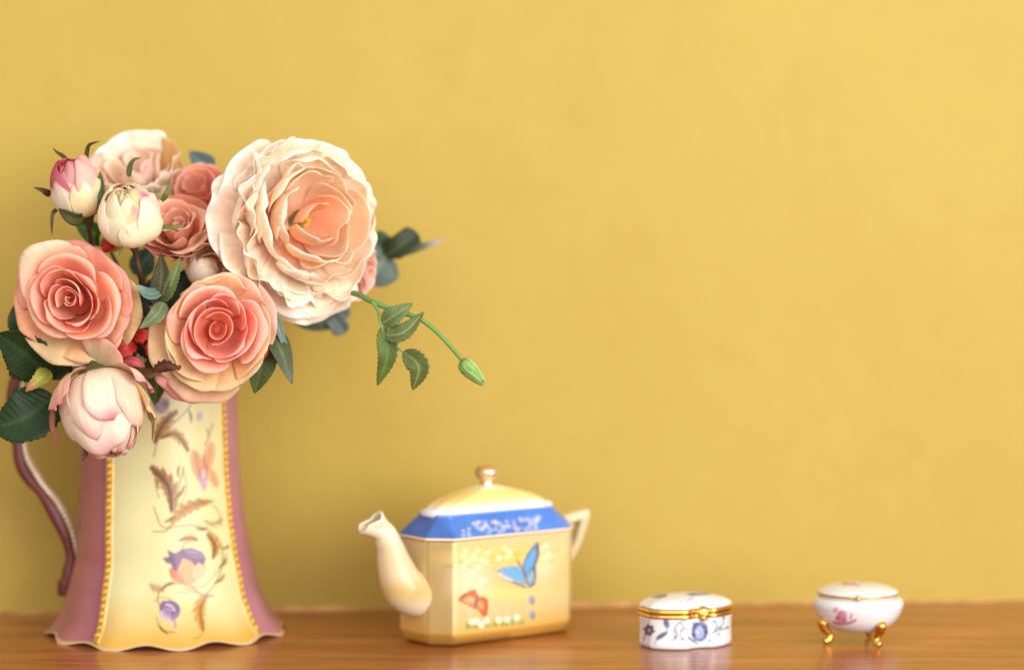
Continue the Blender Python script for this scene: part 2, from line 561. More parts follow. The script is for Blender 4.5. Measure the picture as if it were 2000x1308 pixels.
    for pts in ([(668, 380), (690, 300), (740, 250), (820, 170), (830, 120)], [(665, 706), (730, 696), (765, 600), (780, 500), (800, 430)],
                [(720, 690), (850, 680), (950, 740), (965, 850), (930, 940), (880, 990)],
                [(700, 1040), (684, 990), (720, 945), (800, 930), (850, 950)], [(800, 950), (870, 975), (930, 985)],
                [(668, 600), (700, 680), (745, 692)], [(790, 820), (800, 760), (850, 735)],
                [(680, 1080), (700, 1130), (760, 1145)], [(900, 260), (905, 300), (890, 330)]):
        pa.line(pts, 1.6, '98794a', .85)
    pa.acanthus((672, 320), (690, 240), (768, 180), 44, 5, BR, DK)
    pa.acanthus((700, 300), (770, 235), (820, 358), 38, 5, OC, DK)
    pa.acanthus((745, 618), (760, 500), (652, 428), 54, 6, '925c22', '482814')
    pa.acanthus((748, 672), (800, 590), (930, 575), -44, 6, 'a8742a', DK)
    pa.acanthus((925, 822), (950, 760), (898, 716), 34, 4, OC, DK, .9)
    pa.acanthus((715, 950), (680, 960), (645, 930), -32, 4, 'b08460', DK, .75)
    pa.acanthus((900, 985), (850, 1020), (885, 1136), 42, 5, 'bb8228', '7c5020', .9)
    pa.acanthus((780, 745), (820, 720), (860, 742), 32, 4, 'b8905c', DK, .75)
    pa.acanthus((890, 660), (930, 690), (965, 650), 30, 3, 'c0a070', DK, .5)
    pa.acanthus((905, 300), (915, 260), (925, 235), 16, 3, 'd0a878', DK, .4)
    pa.acanthus((760, 975), (790, 960), (830, 975), 16, 3, 'd8bf8e', DK, .5)
    for (a0, c0_, b0_, w0_) in (((770, 560), (790, 540), (800, 505), 12), ((690, 520), (680, 500), (672, 470), 10), ((850, 690), (880, 700), (900, 690), 13), ((950, 860), (975, 850), (985, 820), 12),
                               ((700, 960), (720, 930), (760, 925), 12), ((820, 180), (835, 200), (830, 235), 10), ((760, 640), (740, 660), (715, 665), 11), ((960, 780), (985, 780), (1000, 760), 10),
                               ((930, 930), (960, 920), (975, 890), 12), ((690, 1110), (700, 1130), (730, 1150), 11), ((780, 420), (770, 440), (776, 470), 9)):
        pa.acanthus(a0, c0_, b0_, w0_, 3, 'a0763e', DK, .85)
    for pts in ([(770, 600), (800, 560), (810, 500), (790, 430)], [(920, 590), (950, 620), (960, 680)], [(690, 470), (676, 500), (690, 560)], [(860, 950), (900, 930), (950, 870), (985, 800)],
                [(745, 1000), (700, 990), (670, 1010)], [(885, 1130), (870, 1160), (840, 1170)]): pa.line(pts, 1.2, '8e6e40', .8)
    # butterfly blossom
    pa.ell((858, 420), 27, 72, 'bd8058', .8, -.25, 4); pa.ell((905, 385), 26, 72, 'c88e62', .8, .2, 4)
    pa.ell((928, 475), 18, 44, 'c9805a', .75, -.35, 4); pa.ell((880, 480), 16, 50, 'b184a8', .8, -.2, 4)
    pa.ell((893, 430), 6, 60, '8a5570', .7, -.15, 3); pa.line([(850, 370), (858, 420), (872, 470)], 1.3, '9c5a3e', .6)
    pa.line([(915, 340), (905, 400), (900, 450)], 1.2, '9c5a3e', .5); pa.ell((885, 455), 8, 22, 'e9c9a8', .5, .2)
    pa.ell((866, 206), 13, 20, 'a58cae', .75, .2, 4)
    # hidden top blossom
    pa.ell((700, 160), 34, 36, '8a6690', .8, 0, 5); pa.ell((722, 150), 16, 20, '5f3f68', .6, 0, 4); pa.ell((720, 95), 50, 40, 'cfa0a0', .5, 0, 8)
    # big peony print
    cup = [(735, 870), (745, 905), (775, 925), (812, 940), (850, 925), (885, 900), (903, 868), (885, 845), (850, 835), (800, 820), (765, 840)]
    pa.poly(cup, 'd69468', .95, 3)
    pa.poly([(735, 870), (745, 905), (775, 925), (800, 930), (780, 890), (765, 850)], 'b86844', .85, 4)
    pa.poly([(850, 840), (905, 868), (885, 905), (850, 925), (835, 890)], 'e0b088', .8, 4)
    pa.line([(800, 930), (790, 890), (800, 860)], 1.4, 'b06a50', .7); pa.line([(738, 872), (748, 908), (780, 928), (815, 942)], 1.3, '9a5c4a', .75)
    pa.line([(830, 930), (858, 895), (862, 860)], 1.2, 'c08268', .55)
    crown = [(705, 820), (735, 815), (725, 785), (760, 800), (790, 782), (835, 776), (880, 795), (895, 825), (885, 852), (862, 840), (850, 858),
             (832, 838), (815, 828), (795, 822), (782, 850), (768, 880), (752, 868), (742, 848), (722, 842)]
    pa.poly(crown, '6a4a6c', .95, 3)
    pa.poly([(800, 790), (840, 782), (878, 802), (882, 830), (850, 820), (820, 812)], '917898', .8, 4)
    pa.line([(740, 820), (756, 850), (766, 872)], 1.4, '4f3560', .8); pa.line([(790, 790), (820, 806), (860, 812), (884, 842)], 1.2, '54386a', .7)
    pa.line([(815, 942), (850, 960), (885, 990), (925, 985)], 1.5, 'a8784c', .8)
    # purple rosebud
    pa.ell((738, 1048), 46, 44, '735480', .92, .2, 4); pa.ell((748, 1040), 28, 26, '6d4f7c', .7, .2, 4)
    pa.ell((725, 1060), 20, 24, 'a890ac', .6, .4, 4); pa.line([(705, 1030), (735, 1010), (770, 1025), (778, 1050)], 1.6, '4e3458', .7)
    pa.line([(720, 1050), (745, 1060), (765, 1045)], 1.4, '4e3458', .7); pa.line([(700, 1055), (712, 1078), (738, 1086)], 3, 'c0a8c0', .75); pa.line([(722, 1022), (742, 1028), (758, 1048)], 2.4, 'c8b0c8', .7); pa.poly([(700, 1050), (690, 1030), (702, 1008), (716, 1002), (722, 1018), (710, 1035)], '6c5074', .85); pa.line([(750, 1085), (762, 1105), (760, 1120)], 3, '8e7096', .7)
    body = build('body', np.vstack([V]), F, M_GLAZE, root, C)
    ins_c = np.tile(lin('e6dcb8'), (len(Vi), 1))
    b0 = len(Vi)
    build('inner_wall', Vi, Fi + [tuple(range((59) * nti, 60 * nti))], M_GLAZE, root, ins_c)
    # rim: joins outer and inner skin
    t2 = th[::2]
    Vr = []; ring = []
    for kk, (o_, dz) in enumerate(((.0003, -.001), (.0003, .0008), (-.0015, .0016), (-.0038, .0008), (-.0038, -.001))):
        P_ = surf(t2, np.full(len(t2), .236), o_); P_[:, 2] += dz; Vr.append(P_)
    Vr = np.vstack(Vr)
    build('rim', Vr, grid_faces(len(t2), 5, True), M_GLAZE, root, np.tile(lin('c9a04c'), (len(Vr), 1)))
    # beaded gilt ribs at the four panel edges: a raised strip carrying a row of twisted beads
    for a in (TH0, TH1, TH0 + PI, TH1 + PI):
        sgn = -1 if a in (TH0, TH0 + PI) else 1
        Vb, Fb, Cb = [], [], []
        zz2 = np.linspace(.003, .233, 160)
        w_ = .0034
        for z_ in zz2:
            r_ = float(np.interp(z_, zz, rr))
            for q, o_ in ((-1, .0), (-.85, .0010), (-.5, .0013), (0, .0013), (.5, .0013), (.85, .0010), (1, .0)):
                tt_ = a + sgn * .5 * w_ / r_ + q * w_ / r_
                Vb.append(surf(np.array(tt_), np.array(z_), o_ - .0002)); Cb.append(lin('b8862c') if abs(q) < .7 else lin('d9b65a'))
        Fb = grid_faces(7, len(zz2))
        strip_n = len(Vb)
        nb = 46
        for i in range(nb):
            z_ = .006 + (.229 - .006) * (i + .5) / nb
            r_ = float(np.interp(z_, zz, rr))
            c0 = surf(np.array(a + sgn * .5 * w_ / r_), np.array(z_), .0013)
            c1 = surf(np.array(a + sgn * .5 * w_ / r_ + .01), np.array(z_), .0013); c2 = surf(np.array(a + sgn * .5 * w_ / r_), np.array(z_ + .002), .0013)
            ex = (c1 - c0); ex /= np.linalg.norm(ex); ez = (c2 - c0); ez /= np.linalg.norm(ez); en = np.cross(ex, ez)
            if en @ np.array((math.sin(a), -math.cos(a), 0)) < 0: en = -en
            # leaning oval bead
            ax = ex * .85 + ez * .5; ax /= np.linalg.norm(ax); ay = np.cross(en, ax)
            o0 = len(Vb)
            for la in (0, .5, 1.0, 1.35):
                for k_ in range(8):
                    an = 2 * PI * k_ / 8
                    Vb.append(c0 + math.cos(la) * (ax * .0028 * math.cos(an) + ay * .0017 * math.sin(an)) + en * .0016 * math.sin(la) * 1.0)
                    Cb.append(lin('e0ac3a') if la > .3 else lin('a8701c'))
            Fb += grid_faces(8, 4, True, off=o0); Fb.append(tuple(o0 + 24 + k_ for k_ in range(8)))
        build('beaded_rib', Vb, Fb, M_GILT, root, np.array(Cb))
    # handle: a flat scrolled strap
    hp = [(134, 1163), (140, 1120), (143, 1085), (130, 1035), (104, 985), (82, 955), (66, 935), (46, 900), (38, 860), (32, 800), (36, 745), (60, 690), (110, 640), (185, 612)]
    path = [W(x, y, 1.742 if i > 1 else 1.739) for i, (x, y) in enumerate(hp)]
    path[-1] = Vector((JBASE.x - .055, 1.737, .222))
    n = 150
    P = catmull(path, n)
    T_ = np.gradient(P, axis=0); T_ /= np.linalg.norm(T_, axis=1)[:, None]
    depth = np.array((.35, -1, .0)); depth /= np.linalg.norm(depth)
    # cross section: width mostly in view depth, with a bead line on the inner right side
    Vh, Ch = [], []
    sec = [(-1, -.9), (-1.1, 0), (-1, .9), (-.6, 1.15), (-.1, 1.1), (.1, 1.0), (.2, .85), (.42, .85), (.62, .85), (.7, 1.0), (1.0, .9), (1.12, .2), (1.0, -.9), (.3, -1.1), (-.5, -1.1)]
    for i in range(n):
        s = np.cross(T_[i], depth); s /= np.linalg.norm(s)
        if s[0] < 0: s = -s
        if i > 120: s = s
        wd = .0058 * (1 + .14 * math.sin(i * .19)) * (1.3 if i < 8 else 1)
        for (a_, b_) in sec:
            Vh.append(P[i] + s * a_ * wd + depth * b_ * .0055)
            if a_ < .15: Ch.append(lin('5c2420') if b_ < 1.12 else lin('702c2a'))
            elif a_ > .65: Ch.append(lin('a88c62'))
            else: Ch.append(lin('9c7434'))
    Fh = grid_faces(len(sec), n, True); Fh.append(tuple(range(len(sec)))[::-1])
    h = build('handle', Vh, Fh, M_GLAZE, root, np.array(Ch))
    # bead line along the strap
    Vb, Fb, Cb = [], [], []
    for i in range(4, n - 6, 2):
        s = np.cross(T_[i], depth); s /= np.linalg.norm(s)
        if s[0] < 0: s = -s
        wd = .0058 * (1 + .14 * math.sin(i * .19))
        c0 = P[i] + s * .42 * wd + depth * .0050
        o0 = len(Vb)
        for la in (0, .6, 1.2):
            for k_ in range(7):
                an = 2 * PI * k_ / 7
                Vb.append(c0 + math.cos(la) * (T_[i] * .0019 * math.cos(an) + s * .0016 * math.sin(an)) + depth * .0016 * math.sin(la))
                Cb.append(lin('e8dcc0') if la > .5 else lin('a87820'))
        Fb += grid_faces(7, 3, True, off=o0); Fb.append(tuple(o0 + 14 + k_ for k_ in range(7)))
    build('bead_line', Vb, Fb, M_GILT, h, np.array(Cb))
    return root


jug()


# ------------------------------------------------------------------ flowers
def frame(centre, axis, roll=0.):
    a = np.array(axis, float); a /= np.linalg.norm(a)
    up = np.array((0, 0, 1.)); x = np.cross(up, a)
    if np.linalg.norm(x) < .1: x = np.array((1., 0, 0))
    x /= np.linalg.norm(x); y = np.cross(a, x)
    c, s = math.cos(roll), math.sin(roll)
    return np.array(centre, float), x * c + y * s, -x * s + y * c, a   # local x = right in picture, y = up, z towards viewer


def bez(P, s):
    s = np.asarray(s)[..., None]; P = np.array(P, float)
    return (1 - s) ** 3 * P[0] + 3 * s * (1 - s) ** 2 * P[1] + 3 * s * s * (1 - s) * P[2] + s ** 3 * P[3]


def petal(fr, parent, phi, wid, prof, cols, rng, nu=15, nv=15, drop=.16, power=2.6, ruf=.0, ruff=3., spiral=0., edge_out=.0,
          notch=0., offset=(0, 0), label=None, thick=.00022, blush=None, point=0., warm=1.):
    """one petal; prof: four bezier points (r, z) from base to lip, in metres; phi measured from picture right, anticlockwise"""
    O, X, Y, A = fr
    u = np.linspace(-1, 1, nu); v = np.linspace(0, 1, nv)
    U, Vv = np.meshgrid(u, v); U = U.ravel(); Vv = Vv.ravel()
    ph1, ph2, ph3 = (rng.uniform(0, 6.28) for _ in range(3))
    top = 1 - drop * np.abs(U) ** power - notch * np.exp(-(U / .12) ** 2) + point * np.exp(-(U / .3) ** 2) + .02 * np.sin(U * 9 + ph1)
    s = Vv * top
    rz = bez(prof, s)
    d = bez(prof, np.clip(s + .01, 0, 1.2)) - bez(prof, s - .01); d /= (np.linalg.norm(d, axis=1)[:, None] + 1e-9)
    nrm = np.stack([d[:, 1], -d[:, 0]], 1)          # outward
    L_ = np.linalg.norm(np.array(prof[3]) - np.array(prof[0])) + .004
    bumpv = ruf * L_ * s ** 2.0 * (np.sin(ruff * U * PI + ph2) + .5 * np.sin(ruff * 2.1 * U * PI + ph3) + .35 * np.sin(ruff * 4.3 * U + ph1 + 6 * s))
    bumpv += edge_out * L_ * np.abs(U) ** 3.5 * s
    bumpv += .018 * L_ * np.sin(U * 5 + ph1 + s * 4) * s
    r = rz[:, 0] + nrm[:, 0] * bumpv + spiral * U * s
    z = rz[:, 1] + nrm[:, 1] * bumpv
    th = phi + U * wid * (.72 + .28 * np.sqrt(np.clip(s, 0, 1)))
    r = np.maximum(r, .0004)
    P = O + np.outer(r * np.cos(th) + offset[0], X) + np.outer(r * np.sin(th) + offset[1], Y) + np.outer(z, A)
    base, mid, edge = [lin(c) for c in cols]
    e = np.clip(1 - (1 - np.maximum(Vv, np.abs(U) ** 3 * .9)) / .22, 0, 1) ** 1.4
    b = np.clip(1 - s / .55, 0, 1)
    veins = .055 * np.sin(U * 34 + 2 * np.sin(s * 7 + ph1)) * (1 - s)
    C = np.outer(1 - b, mid) + np.outer(b, base)
    C = C * (1 - e[:, None]) + edge * e[:, None]
    if blush is not None:
        bc, bu, bs, bw, ba = blush
        m = ba * np.exp(-((U - bu) / bw) ** 2 - ((Vv - bs) / (bw * .6)) ** 2)
        C = C * (1 - m[:, None]) + lin(bc) * m[:, None]
    wm = (.30 * np.clip(fbm(np.stack([U * 1.3 + ph1, s * 2 + ph2], 1), 2.2, int(ph3 * 50), 2) * .5 + .3, 0, 1) * (1 - e))[:, None] * warm
    C = C * (1 - wm) + lin('f6c878') * wm
    C = C * (1 + veins + .05 * fbm(P, 160, int(ph1 * 100)))[:, None] * rng.uniform(.96, 1.04)
    return build('petal', P, grid_faces(nu, nv), M_PETAL, parent, np.clip(C, 0, 1), thick=thick, label=label,
                 grain=np.stack([U * wid + ph1, s * 1.0 + ph2, np.full(len(U), ph3)], 1))


def ribbon(name, path, wmax, parent, cols, shape='leaf', fold=.25, roll=0., serr=0., nteeth=14, n=44, nu=11, view=(0, -1, 0), label=None,
           curl=0., mat=None, thick=.0004, tipcol=None, wave=.0):
    """a leaf or sepal laid along a path of world points"""
    P = catmull(path, n)
    T = np.gradient(P, axis=0); T /= np.linalg.norm(T, axis=1)[:, None]
    u = np.linspace(-1, 1, nu); t = np.linspace(0, 1, n)
    if shape == 'leaf': wd = np.sin(PI * t ** .8) ** .75 * (1 - .25 * t)
    elif shape == 'round': wd = np.sqrt(np.clip(1 - (2 * t - 1) ** 2, 0, 1)) ** .85
    elif shape == 'blunt': wd = np.clip(np.minimum(t / .35, 1), 0, 1) ** .7 * np.clip((1 - t) / .12, 0, 1) ** .5
    else: wd = np.clip(1.02 - t, 0, 1) ** .7 * np.clip(.55 + t * 2, 0, 1)
    Vt, C = [], []
    c0, c1 = lin(cols[0]), lin(cols[1])
    ct = lin(tipcol) if tipcol else None
    vw = np.array(view, float); vw /= np.linalg.norm(vw)
    rs = random.Random(int(abs(P[0, 0]) * 1e5) + int(abs(P[-1, 2]) * 1e5))
    pw = rs.uniform(0, 6)
    for i in range(n):
        s = np.cross(T[i], vw)
        if np.linalg.norm(s) < .05: s = np.cross(T[i], (0, 0, 1.))
        s /= np.linalg.norm(s); nn = np.cross(s, T[i])
        c, q = math.cos(roll), math.sin(roll)
        s2 = s * c + nn * q; n2 = np.cross(s2, T[i])
        if n2 @ vw < 0: n2 = -n2
        tooth = (t[i] * nteeth) % 1.0
        for uu in u:
            ww = wmax * wd[i] * (1 + (serr * (tooth - .5) * abs(uu) ** 3 if serr else 0))
            vein = abs(((t[i] * nteeth * .62 - abs(uu) * 1.6) % 1.0) - .5) * 2
            h = fold * abs(uu) * ww - .05 * wmax * (1 - vein) * min(1, 3 * abs(uu)) * (1 if nu > 5 else 0) + curl * wmax * uu * abs(uu)
            h += wave * wmax * math.sin(t[i] * 9 + uu * 2.5 + pw)
            Vt.append(P[i] + s2 * uu * ww + n2 * h)
            vv = max(0, 1 - abs(uu) / .09) * .8 + (1 - vein > .86) * .35
            cc = c0 * (1 - min(1, vv)) + c1 * min(1, vv)
            cc = cc * (1 + .12 * math.sin(t[i] * 5 + uu * 3 + pw))
            if ct is not None:
                k = max(0, min(1, (t[i] - .6) / .3)); cc = cc * (1 - k) + ct * k
            C.append(cc)
    return build(name, Vt, grid_faces(nu, n), mat or M_LEAF, parent, np.array(C), thick=thick, label=label)


def px_path(pts):
    return [W(*p) for p in pts]


MOUTH = Vector((JBASE.x - .002, JY, .226))


def stem_to_jug(root, start, back, spread=(0, 0), col='4a3a22', r=.0022, via=None):
    """a stem from the back of a flower into the mouth of the jug and down inside it"""
    st = Vector(start)
    a = MOUTH + Vector((spread[0], spread[1], .002))
    low = Vector((JBASE.x - .002 - spread[0] * .2, JY - spread[1] * .2, .10))
    pts = [st] + ([Vector(v) for v in via] if via else [st + Vector(back) * .03]) + [a, low]
    return tube('stem', pts, [r, r, r * 1.1, r * 1.2], M_STEM, root, col, ns=8, n=26, jitter=.15)


GROUP = 'artificial flowers and sprays standing in the jug'


def rose(c, R, axis, rings, label, rng_seed, palette, roll=0., core=(.06, .12, .20), squash=1.0, name='rose', cat='rose', outer=(), group=GROUP, green='6d7a44'):
    rng = random.Random(rng_seed)
    fr = frame(c, axis, roll)
    fr = (fr[0], fr[1] * squash, fr[2] / squash, fr[3])
    root = empty(name, Vector(c), label, cat, group)
    A = fr[3]
    if core:
        # tightly rolled heart
        for k, (r0, h0, wd_) in enumerate(zip(core, (.78, .82, .82), (2.6, 2.2, 1.8))):
            petal(fr, root, k * 2.3 + rng_seed, wd_, [(r0 * R * .6, .35 * R), (r0 * R * 1.05, .45 * R), (r0 * R, .6 * R), (r0 * R * 1.2, h0 * R)],
                  palette(0, rng), rng, nu=25, nv=8, drop=.03, spiral=.035 * R)
    V, F = lathe_data([(.02 * R, .04 * R), (.30 * R, .07 * R), (.26 * R, .16 * R), (.13 * R, .22 * R), (.12 * R, .34 * R), (.06 * R, .40 * R), (.004 * R, .42 * R)], 16)
    Q = fr[0] + np.outer(V[:, 0], fr[1]) + np.outer(V[:, 1], fr[2]) + np.outer(V[:, 2], A)
    build('heart', Q, F, M_PETAL, root, np.tile(lin('e88468'), (len(Q), 1)))
    n_p, r_in, r_out, h_in, h_peak, h_out = rings
    p = rng.uniform(0, 6.28)
    for k in range(n_p):
        f = k / (n_p - 1)
        p += math.radians(137.5) + rng.uniform(-.15, .15)
        r = R * (r_in + (r_out - r_in) * f ** .9) * rng.uniform(.94, 1.06)
        h = R * (h_in + (h_peak - h_in) * min(1, f / .3) + (h_out - h_peak) * max(0, (f - .3) / .7) ** 1.5) * rng.uniform(.97, 1.03)
        curl = .08 + .34 * f
        prof = [(.08 * R + .1 * r, .02 * R), (r * .95, .04 * R), (r * (1.0 - curl * .25), h * 1.02), (r * (1 + curl * .75), h - curl * R * .14)]
        wd_ = 96 - 36 * f ** .8
        petal(fr, root, p, math.radians(wd_) * rng.uniform(.92, 1.1), prof, palette(1 + int(f * 4.99), rng), rng, ruf=.025 + .055 * f, ruff=rng.uniform(.45, 1.1),
              drop=rng.uniform(.34, .44), power=3.4, spiral=(.05 - .02 * f) * R, edge_out=.0, nu=29, nv=17,
              offset=(rng.uniform(-.10, .10) * R, rng.uniform(-.10, .10) * R), point=rng.choice([0, .04, .09]))
    for sp_ in outer:
        phd, r, h, wd_, curl, cols, ruf = sp_
        r *= R * .96; h = (h * .8 + .20) * R; wd_ *= 1.12
        phd = phd - math.degrees(roll)
        prof = [(.15 * R, 0), (r * .75, -.04 * R), (r * (1.0 - curl * .2), h * .8), (r * (1 + curl * .35), h - curl * R * .22)]
        petal(fr, root, math.radians(phd), math.radians(wd_), prof, cols, rng, ruf=ruf, ruff=1.6, drop=.22, edge_out=.10, nu=21, nv=17)
    # calyx under the flower
    V, F = lathe_data([(.0005, -.020), (.003, -.018), (.0045, -.012), (.007, -.005), (.010, .001)], 14)
    Q = np.array(c) + np.outer(V[:, 0], fr[1]) + np.outer(V[:, 1], fr[2]) + np.outer(V[:, 2], A)
    build('calyx', Q, F, M_STEM, root, np.tile(lin(green), (len(Q), 1)))
    return root, fr


SAL = ['e8907a', 'f0a58c', 'f3b39a', 'ee9c86']


def pal_salmon(i, rng):
    if i <= 3: return (rng.choice(['ee8a6e', 'f0947a']), rng.choice(['f8b8a2', 'f9bea8']), rng.choice(['fbccba', 'fcd4c4']))
    if i == 4: return ('f4ac8e', 'fac4ac', rng.choice(['fcd4c2', 'fbcab8']))
    return ('f8c4a0', 'fbd0b4', rng.choice(['fcd8c2', 'fcccc0', 'fde2c8']))


CREAMG = ('e2bd7c', 'eed2a0', 'f1dcb4')
PINKE = ('e8a080', 'f0b69c', 'eea9a4')

FY = 1.590                                            # plane of the sharp front roses
# ---- left salmon rose
cA = W(153, 588, FY + .022)
rA, frA = rose(cA, .0345, (-.06, -1, .08),
     (12, .30, .80, .84, .90, .54),
     'fully open salmon rose at the far left, cream at its lower petals', 3, pal_salmon, squash=.96, roll=.7,
     outer=[(100, 1.02, .38, 50, .5, ('f0a88c', 'f4b8a2', 'eca49c'), .05), (150, 1.04, .30, 40, .5, ('f2b898', 'f6ccb0', 'f2bcae'), .04),
            (195, 1.08, .22, 42, .55, ('eaa880', 'f4c09c', 'f2bc9c'), .05), (240, 1.16, .20, 42, .5, CREAMG, .05),
            (290, 1.06, .22, 44, .5, ('e8bc80', 'f0ca9a', 'f2d0aa'), .05), (335, .98, .25, 40, .5, ('eab488', 'f2caa0', 'f2b8b8'), .05),
            (20, 1.02, .25, 42, .5, ('e8a688', 'f2bda0', 'f0a4ac'), .05), (58, .98, .34, 42, .5, ('f0a488', 'f4b49c', 'f2c0aa'), .05),
            (345, 1.16, .02, 38, .45, ('dcae74', 'e8c890', 'ecd2a0'), .05)])
stem_to_jug(rA, cA + Vector((0, .02, 0)), (.2, .6, -.5), (-.03, -.02))

# ---- centre salmon rose
cC = W(424, 644, FY + .020)


def pal_c(i, rng):
    if i == 0: return ('ee8468', 'f6ac96', 'fac4b0')
    if i <= 3: return (rng.choice(['ea7c68', 'ee8872']), rng.choice(['f9b6a6', 'fabcac']), rng.choice(['fdd2c8', 'fcccc2']))
    return ('f6a88a', 'fbc4ae', rng.choice(['fdd4c4', 'fccab8', 'fddccc']))


rC, frC = rose(cC, .0330, (.12, -1, .05),
     (9, .46, .78, .74, .80, .60),
     'open coral rose in the middle with cream outer petals above the painted jug', 11, pal_c, core=(.15, .27, .38), squash=.95, roll=-.5,
     outer=[(180, 1.0, .45, 42, .25, ('e8c27c', 'f0dca8', 'f4e4bc'), .05), (215, 1.02, .36, 40, .35, CREAMG, .05),
            (135, .98, .50, 44, .2, ('ecc07c', 'f2d29c', 'f6deb4'), .05), (95, 1.0, .52, 40, .3, ('f0c48c', 'f4d4a8', 'f8e4c4'), .05),
            (250, 1.10, .26, 40, .4, CREAMG, .05), (290, 1.12, .22, 44, .4, ('e0b276', 'ecca96', 'f0d8ae'), .05),
            (340, 1.04, .34, 44, .35, ('e8b078', 'f0c494', 'f4d8ac'), .05), (15, 1.14, .18, 40, .4, ('ecb498', 'f2c8b2', 'f4d2c0'), .05),
            (60, 1.05, .35, 42, .35, ('f2b494', 'f6c8b0', 'f8d8c4'), .05), (195, 1.28, .0, 36, .5, ('dca878', 'eacaa0', 'f0d6b0'), .05),
            (255, 1.34, -.02, 36, .4, ('d89c84', 'e8c09c', 'eac8aa'), .05), (232, 1.42, -.15, 28, .4, ('d89c94', 'e4a8a0', 'e8a8a8'), .05)])
stem_to_jug(rC, cC + Vector((0, .02, 0)), (-.2, .6, -.5), (.02, -.02))

# ---- small salmon rose behind
cD = W(354, 470, 1.655)


def pal_d(i, rng): return (rng.choice(['ee9a7c', 'f0a488']), rng.choice(['f8c4ac', 'f9caB2'.lower()]), rng.choice(['fbd4c2', 'fcdac8']))


rD, frD = rose(cD, .0225, (-.05, -.85, .75),
     (9, .30, .9, 1.0, 1.05, .75),
     'small dusky salmon rose half hidden behind the white buds', 21, pal_d,
     outer=[(270, 1.12, .55, 55, .3, ('d07a60', 'e29a80', 'eeb4a0'), .04), (320, 1.10, .6, 50, .3, ('d07a58', 'e2a080', 'e8c090'), .04),
            (220, 1.1, .55, 50, .3, ('d07a60', 'e29a80', 'f0b4a4'), .04), (10, 1.1, .5, 50, .3, ('d8905c', 'e4ae78', 'eccc94'), .04),
            (90, 1.05, .9, 50, .3, ('d07a60', 'e09480', 'e8a494'), .04), (150, 1.05, .9, 50, .3, ('d07a60', 'e09480', 'e8a494'), .04)])
stem_to_jug(rD, cD + Vector((0, .02, -.01)), (0, .5, -.8), (.0, .0))


# ---- big peach peony
def peony(c, R, axis, roll, label, seed, cat='peony', palette=None, n_in=(), dome=.62, outer=(), squash=1.0, clusters=(), name='peony', ruf=.042):
    rng = random.Random(seed)
    fr = frame(c, axis, roll)
    O, X, Y, A = fr
    fr = (O, X * squash, Y, A)
    root = empty(name, Vector(c), label, cat, GROUP)
    for ri, (al, num) in enumerate(n_in):
        for k in range(num):
            p = 2 * PI * (k + .5 * (ri % 2)) / num + rng.uniform(-.3, .3)
            a_ = math.radians(al + rng.uniform(-7, 7))
            rt = R * math.sin(a_) * rng.uniform(.93, 1.07); zt = R * (.16 + dome * math.cos(a_)) * rng.uniform(.93, 1.07)
            cl = rng.uniform(-.10, .16)
            prof = [(.04 * R, 0), (rt * .95 + .02 * R, .02 * R), (rt * 1.06 + .03 * R, zt * .72), (rt * (.96 + cl) , zt * (1 - .25 * max(0, cl)))]
            wd_ = min(1.3, rng.uniform(.36, .54) * R / max(rt, .1 * R))
            off = (rng.uniform(-.05, .05) * R, rng.uniform(-.05, .05) * R)
            petal(fr, root, p, wd_, prof, palette(ri, rng), rng, warm=.35, ruf=ruf * rng.uniform(.5, 1.5),
                  ruff=rng.uniform(.6, 1.4), drop=rng.uniform(.28, .46), notch=rng.choice([0, 0, .04, .07]), offset=off, edge_out=rng.uniform(-.10, .04), nu=21, nv=15)
    for (ox, oy, rc, hc, num) in clusters:
        for k in range(num):
            p = 2 * PI * k / num + rng.uniform(-.4, .4)
            r = rc * R * rng.uniform(.35, 1.15); h = hc * R * rng.uniform(.85, 1.12); cl = rng.uniform(-.3, .4)
            prof = [(.02 * R, .10 * R), (r * 1.05, .12 * R), (r * (1.1 - cl * .2), h), (r * (.85 + cl * .7), h * (1.05 - abs(cl) * .12))]
            petal(fr, root, p, math.radians(rng.uniform(45, 75)), prof, palette(rng.choice([1, 2, 3]), rng), rng, ruf=ruf * 1.3, ruff=rng.uniform(.7, 1.6), drop=rng.uniform(.2, .4),
                  offset=(ox * R, oy * R), notch=rng.choice([0, .06, .1]), nu=17, nv=13)
    for (phd, r, h, wd_, curl, cols, rf) in outer:
        r *= R; h *= R
        prof = [(.12 * R, 0), (r * .7, -.05 * R), (r * (1.0 - curl * .15), h * .75), (r * (1 + curl * .25), h - curl * R * .15)]
        petal(fr, root, math.radians(phd), math.radians(wd_), prof, cols, rng, ruf=rf, ruff=1.8, drop=.24, edge_out=.12, notch=rng.choice([0, .05]), nu=25, nv=19)
    V, F = lathe_data([(.0005, -.022), (.003, -.020), (.005, -.012), (.008, -.005), (.011, .001)], 14)
    Q = np.array(c) + np.outer(V[:, 0], fr[1]) + np.outer(V[:, 1], fr[2]) + np.outer(V[:, 2], A)
    build('calyx', Q, F, M_STEM, root, np.tile(lin('6d7a44'), (len(Q), 1)))
    return root, fr


def pal_p(i, rng):
    if i == 0: return ('fcc09c', 'ffdcbc', rng.choice(['ffecd4', 'fff0dc']))
    if i <= 2: return (rng.choice(['fdcaa4', 'fdd2ac']), rng.choice(['ffead0', 'ffeed6']), 'fff8ea')
    return (rng.choice(['ffdcbc', 'ffd8b8']), rng.choice(['fff2de', 'ffeed8']), rng.choice(['fffaf0', 'fff6e8', 'fff6f0']))


